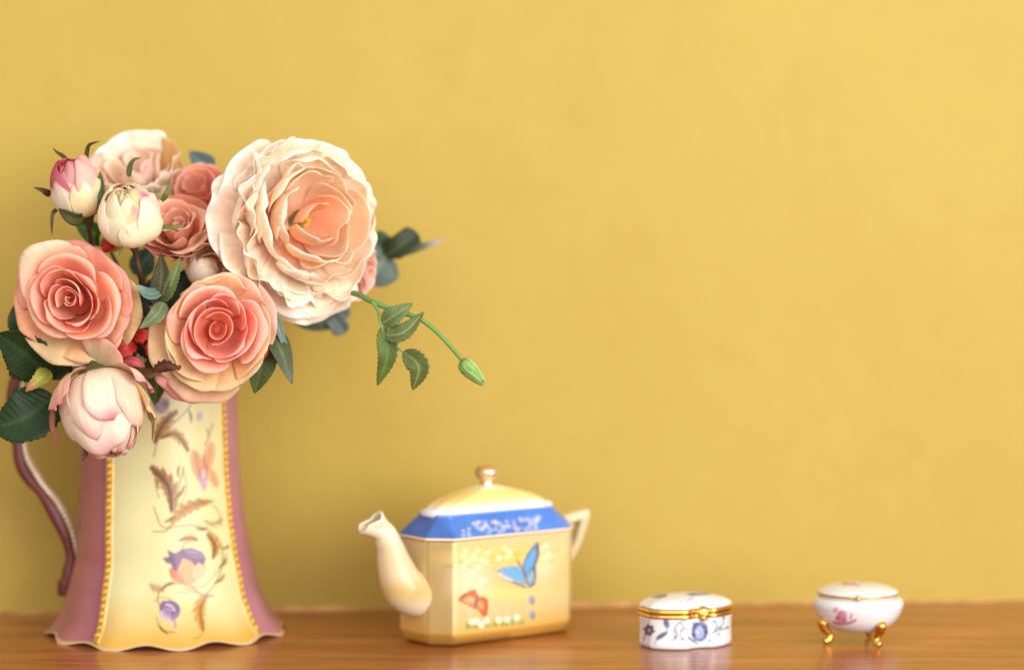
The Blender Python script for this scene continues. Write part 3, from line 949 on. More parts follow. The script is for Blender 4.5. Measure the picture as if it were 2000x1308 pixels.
PC = ('ffe4c6', 'fff4e4', 'fffcf6')
PP = ('fde0d0', 'fff2ea', 'fffaf8')
cP = W(584, 436, 1.648)
rP, frP = peony(cP, .0525, (.62, -1, .10), 0., 'large ruffled pale peach peony, the biggest bloom, at the top of the bouquet', 5, palette=pal_p,
      n_in=((15, 3), (28, 5), (41, 6), (54, 8), (68, 8), (82, 9)), dome=.62, squash=1.0,
      outer=[(90, 1.0, .30, 34, .3, PC, .06), (125, 1.02, .30, 32, .3, PP, .05), (155, 1.06, .62, 26, .12, PP, .05), (178, .98, .72, 26, .08, PC, .05), (204, 1.08, .60, 26, .12, PP, .05), (128, 1.04, .55, 30, .12, PC, .05), (232, 1.06, .48, 30, .15, PC, .05),
             (215, 1.16, .20, 30, .35, PC, .05), (240, 1.0, .42, 34, .3, PC, .06), (262, 1.14, .22, 30, .4, PP, .05), (292, 1.0, .30, 34, .4, PC, .08),
             (320, 1.0, .20, 32, .3, PC, .08), (350, .98, .2, 34, .3, PC, .08), (20, 1.0, .2, 32, .3, PC, .08), (55, 1.02, .25, 34, .3, PC, .08),
             (140, 1.15, .10, 34, .3, PP, .05), (175, 1.22, .05, 30, .3, PP, .05), (280, 1.20, .02, 34, .4, PC, .05)])
# yellow heart of stamens
rng = random.Random(9)
Vs, Fs, Cs = [], [], []
for k in range(9):
    a = rng.uniform(0, 6.28); rr_ = rng.uniform(0, .003); h_ = rng.uniform(.010, .017)
    b0 = np.array(cP) + frP[1] * math.cos(a) * rr_ + frP[2] * math.sin(a) * rr_
    t0 = b0 + frP[3] * h_ + frP[1] * rng.uniform(-.002, .002) + frP[2] * rng.uniform(-.002, .002)
    Vt, Ft, _ = tube_data([b0, (b0 + t0) / 2, t0], [.0004, .0004, .0009], ns=5)
    Fs += [tuple(x + len(Vs) for x in f) for f in Ft]; Vs += list(Vt); Cs += [lin('d8b83a')] * len(Vt)
build('stamens', Vs, Fs, M_STEM, rP, np.array(Cs))
stem_to_jug(rP, cP + Vector((0, .02, 0)), (-.3, .5, -.6), (.02, .01))


# ---- cream and pink peony at the back (blurred)
def pal_w(i, rng): return (rng.choice(['f8d0a4', 'f6d4ac']), rng.choice(['fdeeda', 'fbe6d8']), rng.choice(['fdeee6', 'fad8d2', 'fffaf0']))


cW = W(277, 366, 1.715)
WH = ('f8e8cc', 'fff8ee', 'fffcf8')
rW, frW = peony(cW, .0290, (-.1, -.75, .85), 0., 'pale cream and pink double peony behind the white buds', 8, palette=pal_w, n_in=((14, 3), (32, 5), (50, 6), (68, 7)), dome=.85,
      outer=[(270, 1.0, .92, 50, .15, WH, .04), (310, 1.02, .92, 48, .15, WH, .04), (345, 1.0, .95, 45, .15, WH, .04), (30, 1.0, .95, 45, .2, ('e8b060', 'f0ce90', 'f4dcae'), .04),
             (230, 1.0, .95, 45, .2, WH, .04), (190, 1.0, .95, 45, .2, ('f4c8b8', 'f8dcd0', 'f6ccc8'), .05), (100, 1.0, 1.0, 50, .2, WH, .04), (150, 1.0, .95, 50, .2, WH, .04)], ruf=.045)
stem_to_jug(rW, cW + Vector((0, .02, -.01)), (0, .2, -.9), (-.015, .02))


# ---- closed buds
def bud(c, R, axis, roll, label, seed, petals, cat='rosebud', name='rosebud', height=2.1, closed=.12, core_cols=('f0c0a0', 'f4d0b8', 'eab0a0')):
    """egg-shaped bud of overlapping petals; c = the base of the bud"""
    rng = random.Random(seed)
    fr = frame(c, axis, roll)
    root = empty(name, Vector(c), label, cat, GROUP)
    pr = [(.02 * R, .1 * R)] + [(R * .80 * math.sin(a_) ** .9, height * R * (.5 - .42 * math.cos(a_))) for a_ in np.linspace(.25, PI - .02, 22)]
    Vc, Fc = lathe_data(pr, 32)
    Qc = fr[0] + np.outer(Vc[:, 0], fr[1]) + np.outer(Vc[:, 1], fr[2]) + np.outer(Vc[:, 2], fr[3])
    an = np.arctan2(Vc[:, 1], Vc[:, 0]); sw = (.5 + .5 * np.sin(2 * an + Vc[:, 2] / R * 5))[:, None]
    build('heart', Qc, Fc, M_PETAL, root, lin(core_cols[0]) * (1 - sw) + lin(core_cols[1]) * sw)
    for k in range(5):
        rk = R * (.82 - .10 * k)
        prof = [(.1 * R, .05 * R), (rk * 1.45, .1 * R), (rk * 1.25, height * R * 1.0), (R * (.24 - .04 * k), height * R * (.95 - .01 * k))]
        petal(fr, root, k * 2.3, 1.5, prof, core_cols, rng, drop=.12, spiral=.08 * R, ruf=.03, nu=21, nv=15)
    for (phd, wd_, rs, hs, cl, cols, bl) in petals:
        h = height * R * hs; rk = R * rs
        prof = [(.08 * R, 0), (rk * 1.42, -.02 * R), (rk * 1.22, h * .85), (R * cl, h)]
        petal(fr, root, math.radians(phd), math.radians(wd_ * 1.22), prof, cols, rng, warm=.4, drop=.36, power=2.6, spiral=.03 * R, ruf=.015, ruff=1.2, edge_out=.02,
              nu=23, nv=19, blush=bl)
    V, F = lathe_data([(.0008, -.008), (.0025, -.007), (.004, -.003), (R * .42, .0005), (R * .62, R * .12)], 16)
    Q = np.array(c) + np.outer(V[:, 0], fr[1]) + np.outer(V[:, 1], fr[2]) + np.outer(V[:, 2] - .0012, fr[3])
    build('calyx', Q, F, M_STEM, root, np.tile(lin('4d4a26'), (len(Q), 1)))
    return root, fr


IV = ('ecdfae', 'f5eed2', 'f6ecd2')
IVP = ('f2e4c4', 'fbf2e2', 'fae6dc')
PKT = ('eec4ac', 'ee9ca4', 'e0708a')
# (centre top) cream bud
b2 = W(260, 468, 1.605)
rB2, _ = bud(b2, .0178, (-.05, -.62, 1.0), 0., 'plump cream rosebud with one pink fleck, in front of the small salmon rose', 2,
    [(90, 80, .95, 1.0, .25, IVP, ('e08090', .2, .95, .3, .8)), (200, 70, .98, .98, .35, IV, None), (330, 70, .98, .98, .3, IV, ('e04a90', .3, .85, .18, .95)),
     (30, 60, 1.0, .95, .4, IVP, None), (265, 62, 1.02, .86, .55, ('eedba6', 'f3e6b8', 'f2e6c4'), ('e06a90', .5, .9, .25, .5)), (160, 58, 1.05, .98, .5, IV, None),
     (235, 42, 1.07, .72, .85, IV, None), (310, 44, 1.08, .62, .95, IV, None), (190, 46, 1.08, .84, .75, IVP, None), (350, 46, 1.07, .88, .7, IVP, None)], height=2.25, core_cols=('ecd49a', 'f5e6ba', 'f2dcac'))
stem_to_jug(rB2, b2, (0, .1, -1), (-.01, -.03), col='3a241a', r=.0021, via=[W(266, 500, 1.612), W(278, 560, 1.625)])
GS = ('5a6a2a', '76803c')
ribbon('sepal', px_path([(300, 445, 1.600), (320, 444, 1.594), (345, 444, 1.592), (366, 434, 1.594)]), .0022, rB2, GS, 'strip', view=(0, -1, .6), nu=5)
ribbon('sepal', px_path([(316, 392, 1.600), (325, 380, 1.595), (331, 362, 1.597), (329, 350, 1.6)]), .0022, rB2, GS, 'strip', nu=5)
ribbon('sepal', px_path([(246, 462, 1.600), (238, 480, 1.592), (232, 500, 1.592)]), .0020, rB2, GS, 'strip', nu=5)
ribbon('sepal', px_path([(252, 345, 1.632), (254, 325, 1.630), (262, 312, 1.628), (276, 308, 1.628)]), .0022, rB2, ('4a5a24', '66722e'), 'strip', nu=5, serr=.5)

# (top left) pink tipped bud
b1 = W(168, 420, 1.615)
rB1, _ = bud(b1, .0150, (-.28, -.42, 1.0), 0., 'pink-tipped white rosebud, leftmost and highest of the buds', 4,
    [(90, 80, .95, 1.0, .3, PKT, None), (215, 75, .96, 1.02, .4, PKT, ('d0506c', 0, .8, .5, .6)), (330, 70, .97, 1.0, .35, ('f2e0c0', 'f0c0bc', 'ea94a4'), None),
     (20, 55, 1.0, 1.04, .6, ('f2dcc0', 'f4d4c8', 'f0b8b4'), None), (285, 56, 1.02, .84, .6, ('f2ecd2', 'f8f2e4', 'f4dcd4'), ('e88aa0', 0, 1, .5, .6)),
     (160, 60, 1.0, .95, .7, ('ecc48c', 'eeb0a0', 'e68a94'), None), (240, 46, 1.05, .74, .75, ('f2ecd2', 'f8f2e0', 'f8eedc'), None), (340, 44, 1.06, .7, .8, ('f0e2b8', 'f6e8c0', 'f4dcb4'), None)],
    height=2.65, core_cols=('e8a080', 'ee9c90', 'd85870'))
stem_to_jug(rB1, b1, (0, .1, -1), (-.03, -.03), col='5a3028', r=.0018, via=[W(175, 455, 1.625), W(185, 520, 1.65)])
DS = ('4a3c1e', '6a5a2c')
ribbon('sepal', px_path([(142, 330, 1.622), (124, 306, 1.618), (112, 298, 1.614), (103, 289, 1.612)]), .0018, rB1, DS, 'strip', nu=5)
ribbon('sepal', px_path([(168, 320, 1.618), (170, 297, 1.615), (174, 284, 1.612), (184, 279, 1.610), (195, 276, 1.610)]), .0018, rB1, DS, 'strip', nu=5)
ribbon('sepal', px_path([(99, 380, 1.612), (84, 372, 1.606), (66, 366, 1.604)]), .0026, rB1, ('3a2c18', '54441f'), 'strip', nu=5, serr=.5)
ribbon('sepal', px_path([(112, 408, 1.610), (103, 418, 1.604), (101, 440, 1.604), (102, 458, 1.606)]), .0017, rB1, DS, 'strip', nu=5)
ribbon('sepal', px_path([(176, 412, 1.606), (190, 392, 1.600), (196, 365, 1.602), (195, 335, 1.606)]), .0042, rB1, ('3c4a1c', '5a6a2c'), 'leaf', nu=7)
ribbon('sepal', px_path([(168, 424, 1.604), (150, 428, 1.598), (130, 420, 1.596), (114, 408, 1.600)]), .0052, rB1, ('434820', '5e6430'), 'leaf', nu=7, view=(0, -1, -.4))

# (bottom left) nodding bud
b3 = W(184, 724, 1.600)
rB3, _ = bud(b3, .0230, (.26, -.20, -1.0), 0., 'nodding cream rosebud at the bottom left, hanging over the mauve side of the jug', 6,
    [(90, 80, .95, 1.0, .25, IVP, None), (210, 75, .96, 1.0, .3, IVP, None), (330, 70, .97, 1.0, .35, IV, None), (20, 56, 1.0, .98, .45, IV, None),
     (150, 56, 1.0, .98, .5, IVP, ('d85070', 0, 1, .3, .5)), (270, 60, 1.0, .96, .42, ('f4e6cc', 'f8f0e2', 'f6e6d4'), None),
     (180, 44, 1.05, .82, .8, ('f8ecd4', 'fdf4e6', 'fae0d8'), ('dc5c78', 0, 1, .4, .6)), (285, 42, 1.05, .80, .8, ('f4ead0', 'f8f0e0', 'f8eede'), None),
     (100, 50, 1.06, .68, .98, ('f8ecd0', 'fbecdc', 'f4c8c4'), ('dc5c80', .3, .98, .28, .8)), (60, 46, 1.07, .76, .9, ('f0dcb8', 'f4e0c8', 'f2cabc'), None),
     (230, 46, 1.07, .60, 1.0, ('f8ecd4', 'fdf4e6', 'f8d8d0'), None), (340, 44, 1.07, .66, .96, ('f0dcb8', 'f6e6d0', 'f4d4c4'), None)], height=2.55,
    core_cols=('ecc0a0', 'f4d4ba', 'e4a894'))
# its turned back outer petals
rg = random.Random(12)
petal(frame(b3, (.12, -.4, -1)), rB3, math.radians(25), math.radians(36), [(.004, -.001), (.026, .000), (.035, .008), (.0375, .018)], ('f4dcc0', 'f8e4d4', 'eaa4aa'), rg, ruf=.03, edge_out=.1, nu=21, nv=17)
petal(frame(b3, (.12, -.4, -1)), rB3, math.radians(165), math.radians(34), [(.004, -.001), (.024, .002), (.0275, .014), (.0285, .028)], ('ecc4b0', 'f2d0c0', 'eeb4b0'), rg, ruf=.03, edge_out=.1, nu=21, nv=17)
petal(frame(b3, (.12, -.4, -1)), rB3, math.radians(10), math.radians(26), [(.004, .001), (.028, .006), (.033, .022), (.0365, .036)], ('ecd09a', 'f0dcaa', 'f2e0b8'), rg, ruf=.03, edge_out=.1, nu=21, nv=17)
petal(frame(b3, (.05, -.9, .2)), rB3, math.radians(60), math.radians(58), [(.002, .0), (.012, .004), (.016, .010), (.021, .011)], ('9a9a68', 'd4b8a0', 'eab8a8'), rg, ruf=.04, edge_out=.1, nu=21, nv=13)
ribbon('sepal', px_path([(292, 806, 1.585), (299, 825, 1.580), (297, 860, 1.580)]), .0018, rB3, ('6a4028', '8a5a34'), 'strip', nu=5)
ribbon('sepal', px_path([(104, 790, 1.596), (102, 830, 1.592), (108, 855, 1.590), (116, 874, 1.590)]), .0024, rB3, ('7a4a28', '9a4030'), 'strip', nu=5)
ribbon('sepal', px_path([(178, 862, 1.592), (170, 878, 1.588), (162, 900, 1.586)]), .0036, rB3, ('3e2c1c', '5a4426'), 'strip', nu=5, serr=.9, nteeth=5)
stem_to_jug(rB3, b3, (0, .1, 1), (-.03, -.02), col='6a5a34', r=.0022, via=[W(170, 700, 1.610), W(205, 670, 1.65)])


# ---- half-hidden salmon blossom behind the peony (left) and coral one (right)
def side_bloom(c, R, axis, label, seed, cols, num=7, name='rose', wd=50, h=.7):
    rng = random.Random(seed); fr = frame(c, axis)
    root = empty(name, Vector(c), label, 'rose', GROUP)
    for ring, (rs, hs) in enumerate(((.4, 1.0), (.7, .9), (1.0, h))):
        for k in range(num - 2 + ring):
            p = 2 * PI * k / (num - 2 + ring) + ring * .5
            r = rs * R; hh = hs * R
            petal(fr, root, p, math.radians(wd), [(.1 * R, 0), (r * .95, 0), (r * .95, hh), (r * 1.15, hh * 1.02)], cols, rng, ruf=.03, ruff=1.0, edge_out=.04, drop=.25)
    return root, fr


cE = W(394, 388, 1.700)
rE, _ = side_bloom(cE, .0185, (-.2, -.8, .6), 'dusky salmon rose showing between the pale peony and the large peach one', 31, ('f0a088', 'f8c0aa', 'fad0be'))
stem_to_jug(rE, cE + Vector((0, .01, -.01)), (0, .1, -.8), (.01, .02))
cF = W(682, 528, 1.676)
rF, _ = side_bloom(cF, .0165, (.9, -.3, -.25), 'coral rose peeping out under the right edge of the large peony', 37, ('fad0bc', 'fcd8ca', 'fde2da'))
stem_to_jug(rF, cF + Vector((-.01, .01, -.01)), (-.8, .1, -.3), (.03, .01))
cG = W(402, 556, 1.640)
rG, _ = bud(cG, .0100, (-.12, -.3, 1.0), 0., 'small white bud between the small salmon rose and the coral rose', 14,
    [(90, 80, .95, 1.0, .4, IVP, None), (210, 75, .96, 1.0, .4, IVP, None), (330, 70, .97, 1.0, .45, IV, None), (270, 70, 1.02, .9, .6, ('f4e6d4', 'f8ece0', 'f2c8c4'), None)], height=2.0)
stem_to_jug(rG, cG, (0, .1, -1), (.0, -.01))
cH = W(440, 505, 1.648)
rH, _ = side_bloom(cH, .021, (-.35, -.9, -.25), 'cream and peach bloom tucked under the left side of the large peony', 41, ('ecb890', 'f4d0a4', 'f6dcc0'), num=6)
stem_to_jug(rH, cH + Vector((0, .015, -.01)), (0, .1, -.8), (.01, .0))

# ------------------------------------------------------------------ foliage sprays
DG = ('1c3414', '2f4c20'); MG = ('3c4a20', '5a6a34'); GG = ('5c6e64', '7d8e84'); OG = ('4c5226', '6c7440')


def spray(label, stem_pts, leaves, col='4e5a2c', r=.0014, name='leaf_spray', cat='foliage', stem_r=None, view=(0, -1, 0)):
    """stem_pts: px path from tip end back into the jug"""
    pts = px_path(stem_pts)
    root = empty(name, pts[0], label, cat, GROUP)
    a = [MOUTH + Vector((0, 0, .004)), Vector((JBASE.x, JY, .12))]
    st = tube('stem', pts + a, stem_r or [r * .8, r, r * 1.2, r * 1.3], M_STEM, root, col, ns=8, n=36, jitter=.15)
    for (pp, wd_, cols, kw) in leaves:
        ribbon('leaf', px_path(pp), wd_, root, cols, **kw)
    return root


# big dark leaves at the left
spray('spray of big dark green rose leaves at the far left', [(112, 770, 1.625), (125, 742, 1.625), (150, 715, 1.64), (190, 680, 1.67)],
      [([(98, 735, 1.622), (50, 690, 1.612), (-6, 652, 1.616)], .0205, DG, dict(serr=.14, nteeth=18, roll=.35, nu=13)),
       ([(106, 772, 1.618), (50, 815, 1.606), (-22, 838, 1.612)], .0215, DG, dict(serr=.14, nteeth=18, roll=-.3, nu=13)),
       ([(50, 660, 1.640), (36, 625, 1.636), (34, 588, 1.640)], .0085, ('2e4220', '46582e'), dict(serr=.2)),
       ([(96, 722, 1.618), (80, 738, 1.610), (50, 764, 1.606)], .0062, ('8c8c34', 'b0a850'), dict(serr=.3, nteeth=9, tipcol='a86a44')),
       ([(140, 708, 1.632), (112, 722, 1.628), (84, 738, 1.628)], .0085, ('1c3016', '2f4420'), dict(serr=.2)),
       ([(195, 745, 1.640), (160, 750, 1.636), (132, 762, 1.634)], .0085, ('1e3018', '2f4420'), dict(serr=.2))],
      col='a89440', r=.0017)
# leaves in the middle gap
spray('toothed dull green leaves crossing in the gap between the left and centre roses', [(325, 520, 1.615), (322, 600, 1.63), (312, 680, 1.66)],
      [([(304, 600, 1.604), (316, 545, 1.598), (314, 495, 1.604)], .0082, ('4a4a32', '6a6a4c'), dict(serr=.22, nteeth=14, roll=.4)),
       ([(322, 590, 1.600), (338, 545, 1.594), (353, 506, 1.594)], .0046, ('5a6a3a', '7a8a54'), dict(serr=.3, nteeth=12)),
       ([(320, 590, 1.596), (306, 615, 1.590), (272, 642, 1.588)], .0062, ('5e6a46', '808a62'), dict(serr=.12)),
       ([(318, 568, 1.602), (292, 574, 1.596), (266, 556, 1.600)], .0050, ('5a7468', '7a9484'), dict(view=(0, -1, .5), tipcol='86a094'))],
      col='5a4e2c', r=.0013)
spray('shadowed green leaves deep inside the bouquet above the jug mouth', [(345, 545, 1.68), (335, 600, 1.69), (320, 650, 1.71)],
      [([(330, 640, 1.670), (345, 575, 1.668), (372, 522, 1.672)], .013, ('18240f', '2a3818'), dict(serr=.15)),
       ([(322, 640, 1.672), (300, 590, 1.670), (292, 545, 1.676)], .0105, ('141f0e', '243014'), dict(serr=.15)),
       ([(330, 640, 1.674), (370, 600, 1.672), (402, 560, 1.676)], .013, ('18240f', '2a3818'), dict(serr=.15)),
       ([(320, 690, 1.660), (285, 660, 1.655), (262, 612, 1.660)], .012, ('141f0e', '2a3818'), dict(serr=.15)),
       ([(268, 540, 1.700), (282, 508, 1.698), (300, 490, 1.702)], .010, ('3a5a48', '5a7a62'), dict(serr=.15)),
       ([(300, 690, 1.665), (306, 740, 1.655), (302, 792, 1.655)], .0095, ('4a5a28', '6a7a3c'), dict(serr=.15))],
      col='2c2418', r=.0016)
spray('bright green leaf behind the two white buds', [(205, 470, 1.67), (230, 520, 1.68), (262, 600, 1.7)],
      [([(214, 470, 1.665), (178, 452, 1.655), (146, 434, 1.656)], .0085, ('2f5a1e', '4c7a30'), dict(serr=.2)),
       ([(224, 492, 1.665), (212, 466, 1.655), (212, 440, 1.660)], .0075, ('a8a030', 'c0b850'), dict(serr=.2))],
      col='4e4a24')
# red tatters near the middle
spray('small bright red leaves under the left salmon rose', [(250, 655, 1.625), (275, 670, 1.64), (300, 690, 1.66)],
      [([(262, 668, 1.612), (246, 680, 1.606), (222, 690, 1.606)], .0062, ('a01a1c', 'c03028'), dict(serr=.4, nteeth=6, tipcol='b82424')),
       ([(255, 650, 1.612), (280, 655, 1.606), (304, 640, 1.608)], .0050, ('b0201e', 'c43830'), dict(serr=.4, nteeth=6)),
       ([(300, 660, 1.612), (294, 680, 1.606), (286, 694, 1.608)], .0040, ('b0201e', 'c43830'), dict(serr=.4, nteeth=6)),
       ([(218, 490, 1.640), (210, 480, 1.636), (200, 466, 1.638)], .0050, ('a81e1c', 'b83028'), dict()),
       ([(236, 704, 1.612), (262, 706, 1.606), (284, 716, 1.606)], .0036, ('c05058', 'd07074'), dict())],
      col='7a2a20', r=.001)
spray('brown twig tip lying across the gap under the centre rose', [(352, 716, 1.585), (325, 722, 1.59), (290, 724, 1.60), (262, 718, 1.62), (262, 690, 1.66)],
      [([(300, 722, 1.590), (325, 712, 1.585), (352, 722, 1.583)], .0036, ('4a2a1a', '6a4024'), dict(serr=.6, nteeth=6)),
       ([(270, 722, 1.598), (290, 732, 1.590), (316, 728, 1.588)], .0028, ('5a3a22', '6a4a2c'), dict(serr=.6, nteeth=6))],
      col='5a2e20', r=.0016, name='twig', cat='twig')
# leaves beside the centre rose
spray('two pointed olive leaves hanging to the right of the centre rose', [(536, 640, 1.620), (500, 650, 1.64), (420, 660, 1.67)],
      [([(524, 640, 1.618), (548, 682, 1.610), (571, 750, 1.612)], .0082, ('3c4620', '5a6434'), dict(roll=.35, tipcol='5a6050')),
       ([(536, 610, 1.616), (548, 650, 1.612), (566, 700, 1.611)], .0030, ('6a8478', '8aa094'), dict()),
       ([(516, 672, 1.622), (510, 715, 1.616), (497, 768, 1.618)], .0108, ('3e4a1e', '56622e'), dict(roll=.15, shape='leaf')),
       ([(500, 700, 1.612), (512, 694, 1.608), (526, 684, 1.610)], .0028, ('b02a1c', 'c03c2a'), dict())],
      col='4a4a24')
# eucalyptus
spray('grey-green round leaves and a dark pair to the right of the peony', [(775, 492, 1.770), (745, 505, 1.765), (690, 540, 1.76), (600, 580, 1.75), (480, 600, 1.74)],
      [([(752, 500, 1.765), (782, 480, 1.762), (816, 456, 1.765)], .0088, ('2e3a1e', '48543a'), dict(shape='blunt', roll=.3)),
       ([(760, 502, 1.768), (815, 484, 1.770), (870, 467, 1.776)], .0034, ('4a5030', '6a7060'), dict(tipcol='a09aa0')),
       ([(756, 496, 1.770), (738, 520, 1.766), (724, 556, 1.766)], .0165, GG, dict(shape='round', roll=.2)),
       ([(756, 492, 1.775), (738, 478, 1.772), (722, 466, 1.775)], .0105, ('46603c', '66805a'), dict(shape='round'))],
      col='6a7054', name='eucalyptus_spray')
spray('dark grey-green eucalyptus leaves below the peony', [(600, 600, 1.760), (560, 600, 1.75), (480, 615, 1.74)],
      [([(560, 590, 1.755), (604, 622, 1.750), (652, 640, 1.755)], .0110, ('3c4636', '58624e'), dict(roll=.4)),
       ([(640, 588, 1.762), (660, 600, 1.756), (676, 592, 1.758)], .0100, ('5a6a60', '76867c'), dict(shape='round')),
       ([(628, 605, 1.758), (652, 622, 1.752), (672, 652, 1.754)], .0068, ('5e6e68', '7c8c86'), dict(shape='blunt'))],
      col='4a5440', name='eucalyptus_spray')
spray('single blue-grey pointed leaf above the dusky salmon rose', [(405, 330, 1.745), (415, 400, 1.745), (400, 520, 1.74)],
      [([(418, 330, 1.742), (394, 316, 1.738), (369, 296, 1.740)], .0085, ('5c7478', '7a9094'), dict(shape='leaf'))],
      col='5a6a54', name='eucalyptus_spray')

# ---- the long green stem with a bud on the right
Yg = 1.612
g_pts = [(905, 706, Yg), (860, 655, Yg), (818, 622, Yg), (770, 606, Yg + .004), (725, 588, Yg + .012), (690, 572, Yg + .035), (620, 558, 1.69), (480, 590, 1.72)]
pts = px_path(g_pts)
gs = empty('budding_stem', pts[0], 'long bright green stem reaching right from the bouquet, ending in a tiny green bud', 'stem', GROUP)
tube('stem', pts + [MOUTH + Vector((.01, 0, .004)), Vector((JBASE.x, JY, .13))], [.0013, .0015, .0019, .0021, .0021, .0021], M_STEM, gs, '5f8a44', ns=10, n=60)
# bud: an ovoid with sepals
c0 = np.array(W(903, 706, Yg)); c1 = np.array(W(948, 752, Yg)); ax = c1 - c0; Lb = np.linalg.norm(ax); ax /= Lb
fr = frame(c0, ax)
prof = [(.0012, -.001), (.0045, .0005), (.0066, .0035), (.0072, .0065), (.0064, .010), (.0042, .0142), (.0018, .0185), (.0004, .0225)]
prof = [(a * .82, b * .82) for a, b in prof]
V, F = lathe_data(prof, 18)
Q = c0 + np.outer(V[:, 0], fr[1]) + np.outer(V[:, 1], fr[2]) + np.outer(V[:, 2], fr[3])
bud_o = build('bud', Q, F, M_STEM, gs, np.tile(lin('5e9040'), (len(Q), 1)))
rg = random.Random(3)
for k in range(5):
    petalcol = [('46702c', '689a48', '98bc74'), ('567f3a', '84ac60', 'aac888')][k % 2]
    o = petal(fr, bud_o, k * 2 * PI / 5 + .5, .62, [(.001, -.001), (.0084, .000), (.0060, .010), (.0004, .0195 + .002 * (k % 2))], petalcol, rg, nu=9, nv=13, drop=.05, ruf=.0, edge_out=.03)
    o.name = 'sepal'; o.data.materials[0] = M_STEM
tube('stem', px_path([(726, 588, Yg + .010), (738, 606, Yg + .004), (742, 628, Yg), (752, 652, Yg), (770, 672, Yg), (788, 688, Yg)]), [.0012, .0009, .0007, .0006], M_STEM, gs, '6a9450', ns=8, n=24)
LG = ('56622e', '7a8a4a')
KS = dict(serr=.22, nteeth=13, n=52)
ribbon('leaf', px_path([(746, 632, Yg), (770, 616, Yg - .004), (806, 592, Yg)]), .0072, gs, ('5c6a38', '84945a'), fold=.2, roll=.25, **KS)
ribbon('leaf', px_path([(752, 656, Yg - .002), (790, 648, Yg - .006), (828, 609, Yg - .002)]), .0072, gs, ('5a6634', '8a9662'), fold=.25, roll=.45, **KS)
ribbon('leaf', px_path([(746, 638, Yg), (757, 690, Yg - .004), (737, 753, Yg)]), .0076, gs, ('4a5e1c', '64783a'), fold=.2, roll=.1, **KS)
ribbon('leaf', px_path([(788, 686, Yg), (818, 716, Yg - .004), (806, 762, Yg)]), .0084, gs, ('56602e', '808c56'), fold=.2, roll=-.1, **KS)


# ------------------------------------------------------------------ teapot
def round_poly(verts, rad, arc=5, dense=None):
    """rounded polygon outline; dense: {edge index: samples}. returns points and edge ids"""
    n = len(verts); out = []; eid = []
    V = [np.array(v, float) for v in verts]
    for i in range(n):
        p, q, r = V[i - 1], V[i], V[(i + 1) % n]
        d1 = (p - q) / np.linalg.norm(p - q); d2 = (r - q) / np.linalg.norm(r - q)
        a, b = q + d1 * rad, q + d2 * rad
        for k in range(arc + 1):
            t = k / arc
            out.append((1 - t) ** 2 * a + 2 * t * (1 - t) * q + t * t * b); eid.append(-1)
        m = (dense or {}).get(i, 2)
        nd = V[(i + 1) % n]; d3 = (q - nd) / np.linalg.norm(q - nd); e = nd + d3 * rad
        for k in range(1, m):
            t = k / m; out.append(b * (1 - t) + e * t); eid.append(i)
    return np.array(out), eid


def loft(rings):
    n = len(rings[0]); V = np.vstack(rings)
    return V, grid_faces(n, len(rings), True)


TP_A = math.radians(37.5)
TP_C = W(888, 1256, 1.668); TP_C.z = 0          # front corner of the pot's foot, the layout point


